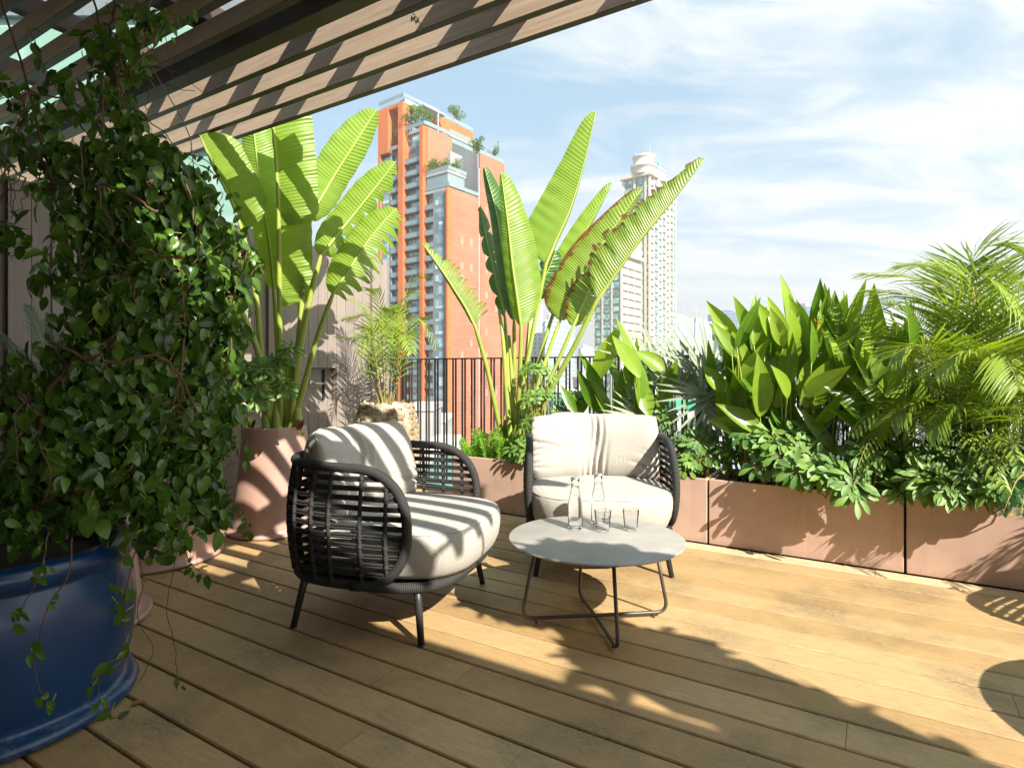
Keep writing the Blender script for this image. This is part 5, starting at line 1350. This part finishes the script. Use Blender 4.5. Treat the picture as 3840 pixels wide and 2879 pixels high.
for a in (0, 4.5, 9, 13.5, 18, 22.5, 27, 30): cbx(mb, CC, a-.3, a+.5, -.1, .7, -38, 88)
for b in (2.2, 7.5, 13): cbx(mb, CC, -.1, .7, b-.5, b+.5, -38, 88)
for b in (0, 4.2, 8.5, 12.6): cbx(mb, WC, -.1, .7, b-.35, b+.35, -38, 48)
cbx(mb, CC, -1.2, 8, -1.2, 14.4, 87.6, 89.2); cbx(mb, WC, -.9, 21.6, -.9, 13.6, 48, 49.4); cbx(mb, WC, 1.5, 19, 1.5, 11.5, 49.4, 53)
mb.build('bands', CM['cband'], ct)
mb = MB(); c = CC+DR*3.5+DL*4.5
mb.lathe(c, [(5.6, 88.9), (5.6, 92), (6.0, 92.1), (6.0, 92.8), (4.7, 92.9), (4.7, 96.4), (5.1, 96.6), (5.1, 97.4), (4.3, 97.6), (.01, 97.9)], 24)
cbx(mb, CC, 5, 22, 2, 11, 88.9, 94.5); cbx(mb, CC, 4.6, 22.4, 1.6, 11.4, 94.5, 95.3); mb.build('crown_drum', CM['cband'], ct)
for i, (a, b, z, h) in enumerate(((3.5, 8.6, 97, 4), (5.5, 2.5, 95, 8.2), (15, 2.2, 94.5, 5.5))):
    mb = MB(); mb.lathe(CC+DR*a+DL*b, [(.75, z), (.6, z+h*.4), (.05, z+h)], 6); mb.build('spire', CM['spire'], ct)
rects = []; balcs = []; H = 3.2
facade(ct, CC+DR*.5, DR, NRc, [(.6, 3.8, 'bal'), (5.2, 8.4, 'win'), (9.7, 12.9, 'bal'), (14.2, 17.4, 'win'), (18.7, 21.8, 'bal'), (23.2, 26.4, 'win'), (27.4, 29.7, 'win')], -4, 87, H, 0, 0, 0, 0, rects=rects, balcs=balcs)
facade(ct, CC+DL*.5, DL, NLc, [(.2, 1.5, 'win'), (2.8, 6.8, 'win'), (8.2, 12.2, 'win')], -4, 87, H, 0, 0, 0, 0, rects=rects, balcs=balcs)
r2 = []; b2_ = []
facade(ct, WC+DR*.5, DR, NRc, [(.8, 6.6, 'bal'), (7.2, 13, 'bal'), (13.6, 19.6, 'bal')], -18, 47, H, 0, 0, 0, 0, rects=r2, balcs=b2_)
facade(ct, WC+DL*.5, DL, NLc, [(.4, 3.5, 'win'), (4.7, 7.9, 'win'), (9.0, 12.1, 'win')], -18, 47, H, 0, 0, 0, 0, rects=r2, balcs=b2_)
for q in range(len(rects)): pass
rects_to(ct, r2+rects, 'window', CM['cglass'], limit=98); balconies(ct, b2_+balcs, CM['cband'], CM['cband'], limit=60, h=.8)

# ---------------- mint building beyond the board wall
mt_ = thing('glass_office', 'pale mint green panelled building seen through the pergola slats', 'building', V((-12, 16, -38)))
mb = MB(); mb.obox(V((-6.05, 14, -38)), V((-30, 0, 0)), V((-8, 14, 0)), V((0, 0, 62)))
mmint = mk_facade('mint_panel', (.15, .27, .23), .08, 2.3, 2.3, 0, (.22, .32, .30), .7); mb.build('walls', mmint, mt_)
mb = MB()
for z in (3.2, 6.3, 9.4, 12.5, 15.6, 18.7, 21.8): mb.obox(V((-6.05, 13.97, z)), V((-30, 0, 0)), V((0, -.12, 0)), V((0, 0, .5)))
mb.build('dark_bands', simple('band_grey', (.12, .15, .17), .5), mt_)

# ---------------- buildings along the skyline
def blk(name, label, x0, x1, ytop, Z, dep, m, group=None, ang=None, extra=None, zb=-38, cat='building', gm_=None):
    a, b = W(x0, HZ, Z), W(x1, HZ, Z); zt = EYE+(HZ-ytop)/F*Z
    r = thing(name, label, cat, V(((a.x+b.x)/2, Z, zb)), group)
    u = V((b.x-a.x, 0, 0)); 
    mb = MB(); mb.obox(V((a.x, Z, zb)), u, V((0, dep, 0)), V((0, 0, zt-zb))); mb.build('walls', m, r)
    mb = MB(); mb.obox(V((a.x-.2, Z-.2, zt)), u+V((.4, 0, 0)), V((0, dep+.4, 0)), V((0, 0, .8))); mb.build('parapet', gm_ or CM['white'], r)
    if extra: extra(r, V((a.x, Z, zt+.8)), u, dep)
    return r
G1 = mk_grid('white_small_windows', (.52, .52, .51), (.22, .27, .32), 3.3, 3.2, .42, .5, 0)
G2 = mk_grid('grey_banded_office', (.48, .50, .51), (.26, .37, .42), 40, 3.5, 1.1, .5, 0)
G3 = mk_grid('blue_window_tower', (.48, .51, .53), (.2, .34, .44), 4.2, 3.2, .62, .62, 0)
G4 = mk_grid('dark_blue_glass', (.10, .16, .24), (.17, .25, .35), 30, 3.6, 1.1, .35, 0, .2)
G5 = mk_grid('pale_flats', (.46, .46, .44), (.26, .38, .42), 3, 3.1, .5, .45, 0)
def roofbits(r, o, u, dep):
    mb = MB(); mb.obox(o+u*.2+V((0, dep*.2, 0)), u*.35, V((0, dep*.4, 0)), V((0, 0, 5))); mb.obox(o+u*.65+V((0, dep*.3, 0)), u*.2, V((0, dep*.3, 0)), V((0, 0, 3))); mb.build('roof_plant', CM['white'], r)
    mb = MB(); mb.tube([o+u*.4, o+u*.4+V((0, 0, 12))], .25, 5); mb.build('mast', CM['conc'], r)
blk('white_tower', 'white tower with small square windows just right of the orange tower', 529.5, 543, 306, 420, 30, G1, extra=roofbits)
blk('office_building', 'grey office with horizontal window bands seen between the banana stalks', 545, 567, 321, 380, 34, G2, extra=roofbits)
blk('white_tower', 'white tower with blue windows behind the banded office', 563, 575, 316, 450, 30, G3, extra=roofbits)
blk('apartment_block', 'small distant white block left of the cream high rise', 581, 594, 348, 900, 40, G1, extra=roofbits)
blk('apartment_block', 'left half of the pale blue windowed twin blocks right of the cream high rise', 676, 694, 319, 620, 40, G3, extra=roofbits)
blk('apartment_block', 'right half of the pale blue windowed twin blocks right of the cream high rise', 695.5, 712, 322, 640, 40, G3, extra=roofbits)
# dark blue tower with a bowed top
r = thing('office_tower', 'dark blue glass tower with a rounded top beside the fan palm', 'tower', W(727, HZ, 700)*1.0)
mb = MB(); Z = 700; x0, x1 = W(719, HZ, Z).x, W(738, HZ, Z).x; pr = [(x0, -38)]
for i in range(11):
    t_ = i/10; y = 316-6.5*math.sin(PI*min(1, .25+t_*.62)); pr.append((lerp(x0, x1, t_), EYE+(HZ-y)/F*Z))
pr.append((x1, -38)); vs = [(x, Z, z) for x, z in pr]+[(x, Z+40, z) for x, z in pr]; k = len(pr)
mb.add(vs, [tuple(range(k)), tuple(reversed(range(k, 2*k)))]+[(i, i+k, (i+1) % k+k, (i+1) % k) for i in range(k)]); mb.build('walls', G4, r)
blk('office_tower', 'distant round blue grey tower peeking above the paddle leaves', 806, 818, 306, 800, 40, G4, extra=roofbits)
r = thing('office_building', 'distant hall with a sloping dark roof between the paddle leaves', 'building', W(862, HZ, 500))
mb = MB(); Z = 500; x0, x1 = W(850, HZ, Z).x, W(905, HZ, Z).x; z0, z1 = EYE+(HZ-318)/F*Z, EYE+(HZ-300)/F*Z
mb.add([(x0, Z, -38), (x1, Z, -38), (x1, Z, z1), (x0, Z, z0-6), (x0, Z+30, -38), (x1, Z+30, -38), (x1, Z+30, z1), (x0, Z+30, z0-6)], [(0, 1, 2, 3), (7, 6, 5, 4), (0, 3, 7, 4), (1, 5, 6, 2), (3, 2, 6, 7)]); mb.build('walls', G1, r)
mb = MB(); mb.obox(V((x0-4, Z-3, z0-5)), V((x1-x0+4, 0, z1-z0+6)), V((0, 36, 0)), V((0, 0, 5))); mb.build('roof', simple('slate_roof', (.14, .2, .27), .6), r)
# low-rise roofs down in the streets
LM = [G5, G1, G2, CM['white'], CM['conc']]
roofm = [simple('roof_white', (.54, .54, .52), .7, 0, .1, .1), simple('roof_grey', (.36, .37, .38), .8, 0, .15, .1), simple('roof_red', (.42, .14, .08), .8, 0, .15, .2), simple('roof_teal', (.10, .25, .235), .6, 0, .1, .2), simple('roof_green', (.03, .38, .22), .6, 0, .1, .2), simple('roof_blue', (.07, .22, .45), .6, 0, .1, .2)]
rnd = random.Random(44); k = 0; placed = []
while k < 62:
    Z = 75*math.exp(rnd.random()**.8*2.3); px = rnd.uniform(410, 1040); wpx = rnd.uniform(.6, 1.5)*11000/ (Z*4+220)
    yt = 372+rnd.random()**1.3*(16+4200/Z)
    zt = EYE+(HZ-yt)/F*Z
    if zt < -36: continue
    x0, x1 = px-wpx/2, px+wpx/2
    if px < 540 and Z > 110: continue
    if 565 < px < 690 and 180 < Z < 320: continue
    dep = rnd.uniform(8, 22)
    ax, bx = W(x0, HZ, Z).x-1.5, W(x1, HZ, Z).x+1.5
    if any(not (bx < p[0] or ax > p[1] or Z+dep+1.5 < p[2] or Z-1.5 > p[3]) for p in placed): continue
    placed.append((ax, bx, Z, Z+dep))
    blk('low_building', 'pale low building among the hazy rooftops beyond the railing', x0, x1, yt, Z, dep, rnd.choice(LM), 'low rooftops of the city beyond the railing', gm_=roofm[rnd.choice((0, 0, 0, 1, 1, 2, 0, 0))])
    k += 1
for i in range(26):
    x = 400+i*25+rnd.uniform(-8, 8); Zf = rnd.uniform(1300, 2000)
    blk('distant_building', 'faint pale building on the hazy horizon behind the rooftops', x, x+rnd.uniform(8, 26), 371.5-rnd.random()**2*13, Zf, 40, rnd.choice((G1, G3, G5)), 'faint buildings on the horizon')
blk('market_hall', 'low building with a bright green roof seen through the fan palm', 676, 702, 409, 68, 9, CM['white'], gm_=roofm[4])
blk('market_hall', 'low building with a blue roof right of the green roofed one', 712, 722, 415, 64, 7, CM['white'], gm_=roofm[5])
blk('market_hall', 'teal fronted building below the railing between the banana stalks', 553, 566, 392, 70, 9, roofm[3], gm_=roofm[0])
blk('neighbour_block', 'white canopy roof below the railing beside the woven planter', 424, 447, 463, 30, 6, CM['white'], gm_=roofm[0])
blk('neighbour_block', 'teal roofed neighbour block seen past the far armrest of the striped chair', 430, 466, 492, 22, 4, roofm[3], gm_=roofm[3])
if HAZE > 0:
    hz = MB(); hz.box((0, 800, 80), (3100, 3020, 240)); hm = bpy.data.materials.new('haze_air'); hm.use_nodes = True; t_ = hm.node_tree; t_.nodes.remove(t_.nodes['Principled BSDF'])
    pv = t_.nodes.new('ShaderNodeVolumePrincipled'); pv.inputs['Density'].default_value = HAZE; pv.inputs['Color'].default_value = (.95, .97, 1, 1); pv.inputs['Anisotropy'].default_value = .3
    t_.links.new(pv.outputs[0], t_.nodes['Material Output'].inputs['Volume']); o = hz.build('haze', hm); tag(o, kind='stuff')
for o in bpy.data.objects:
    for q in ('_off', '_loc'):
        if q in o: del o[q]
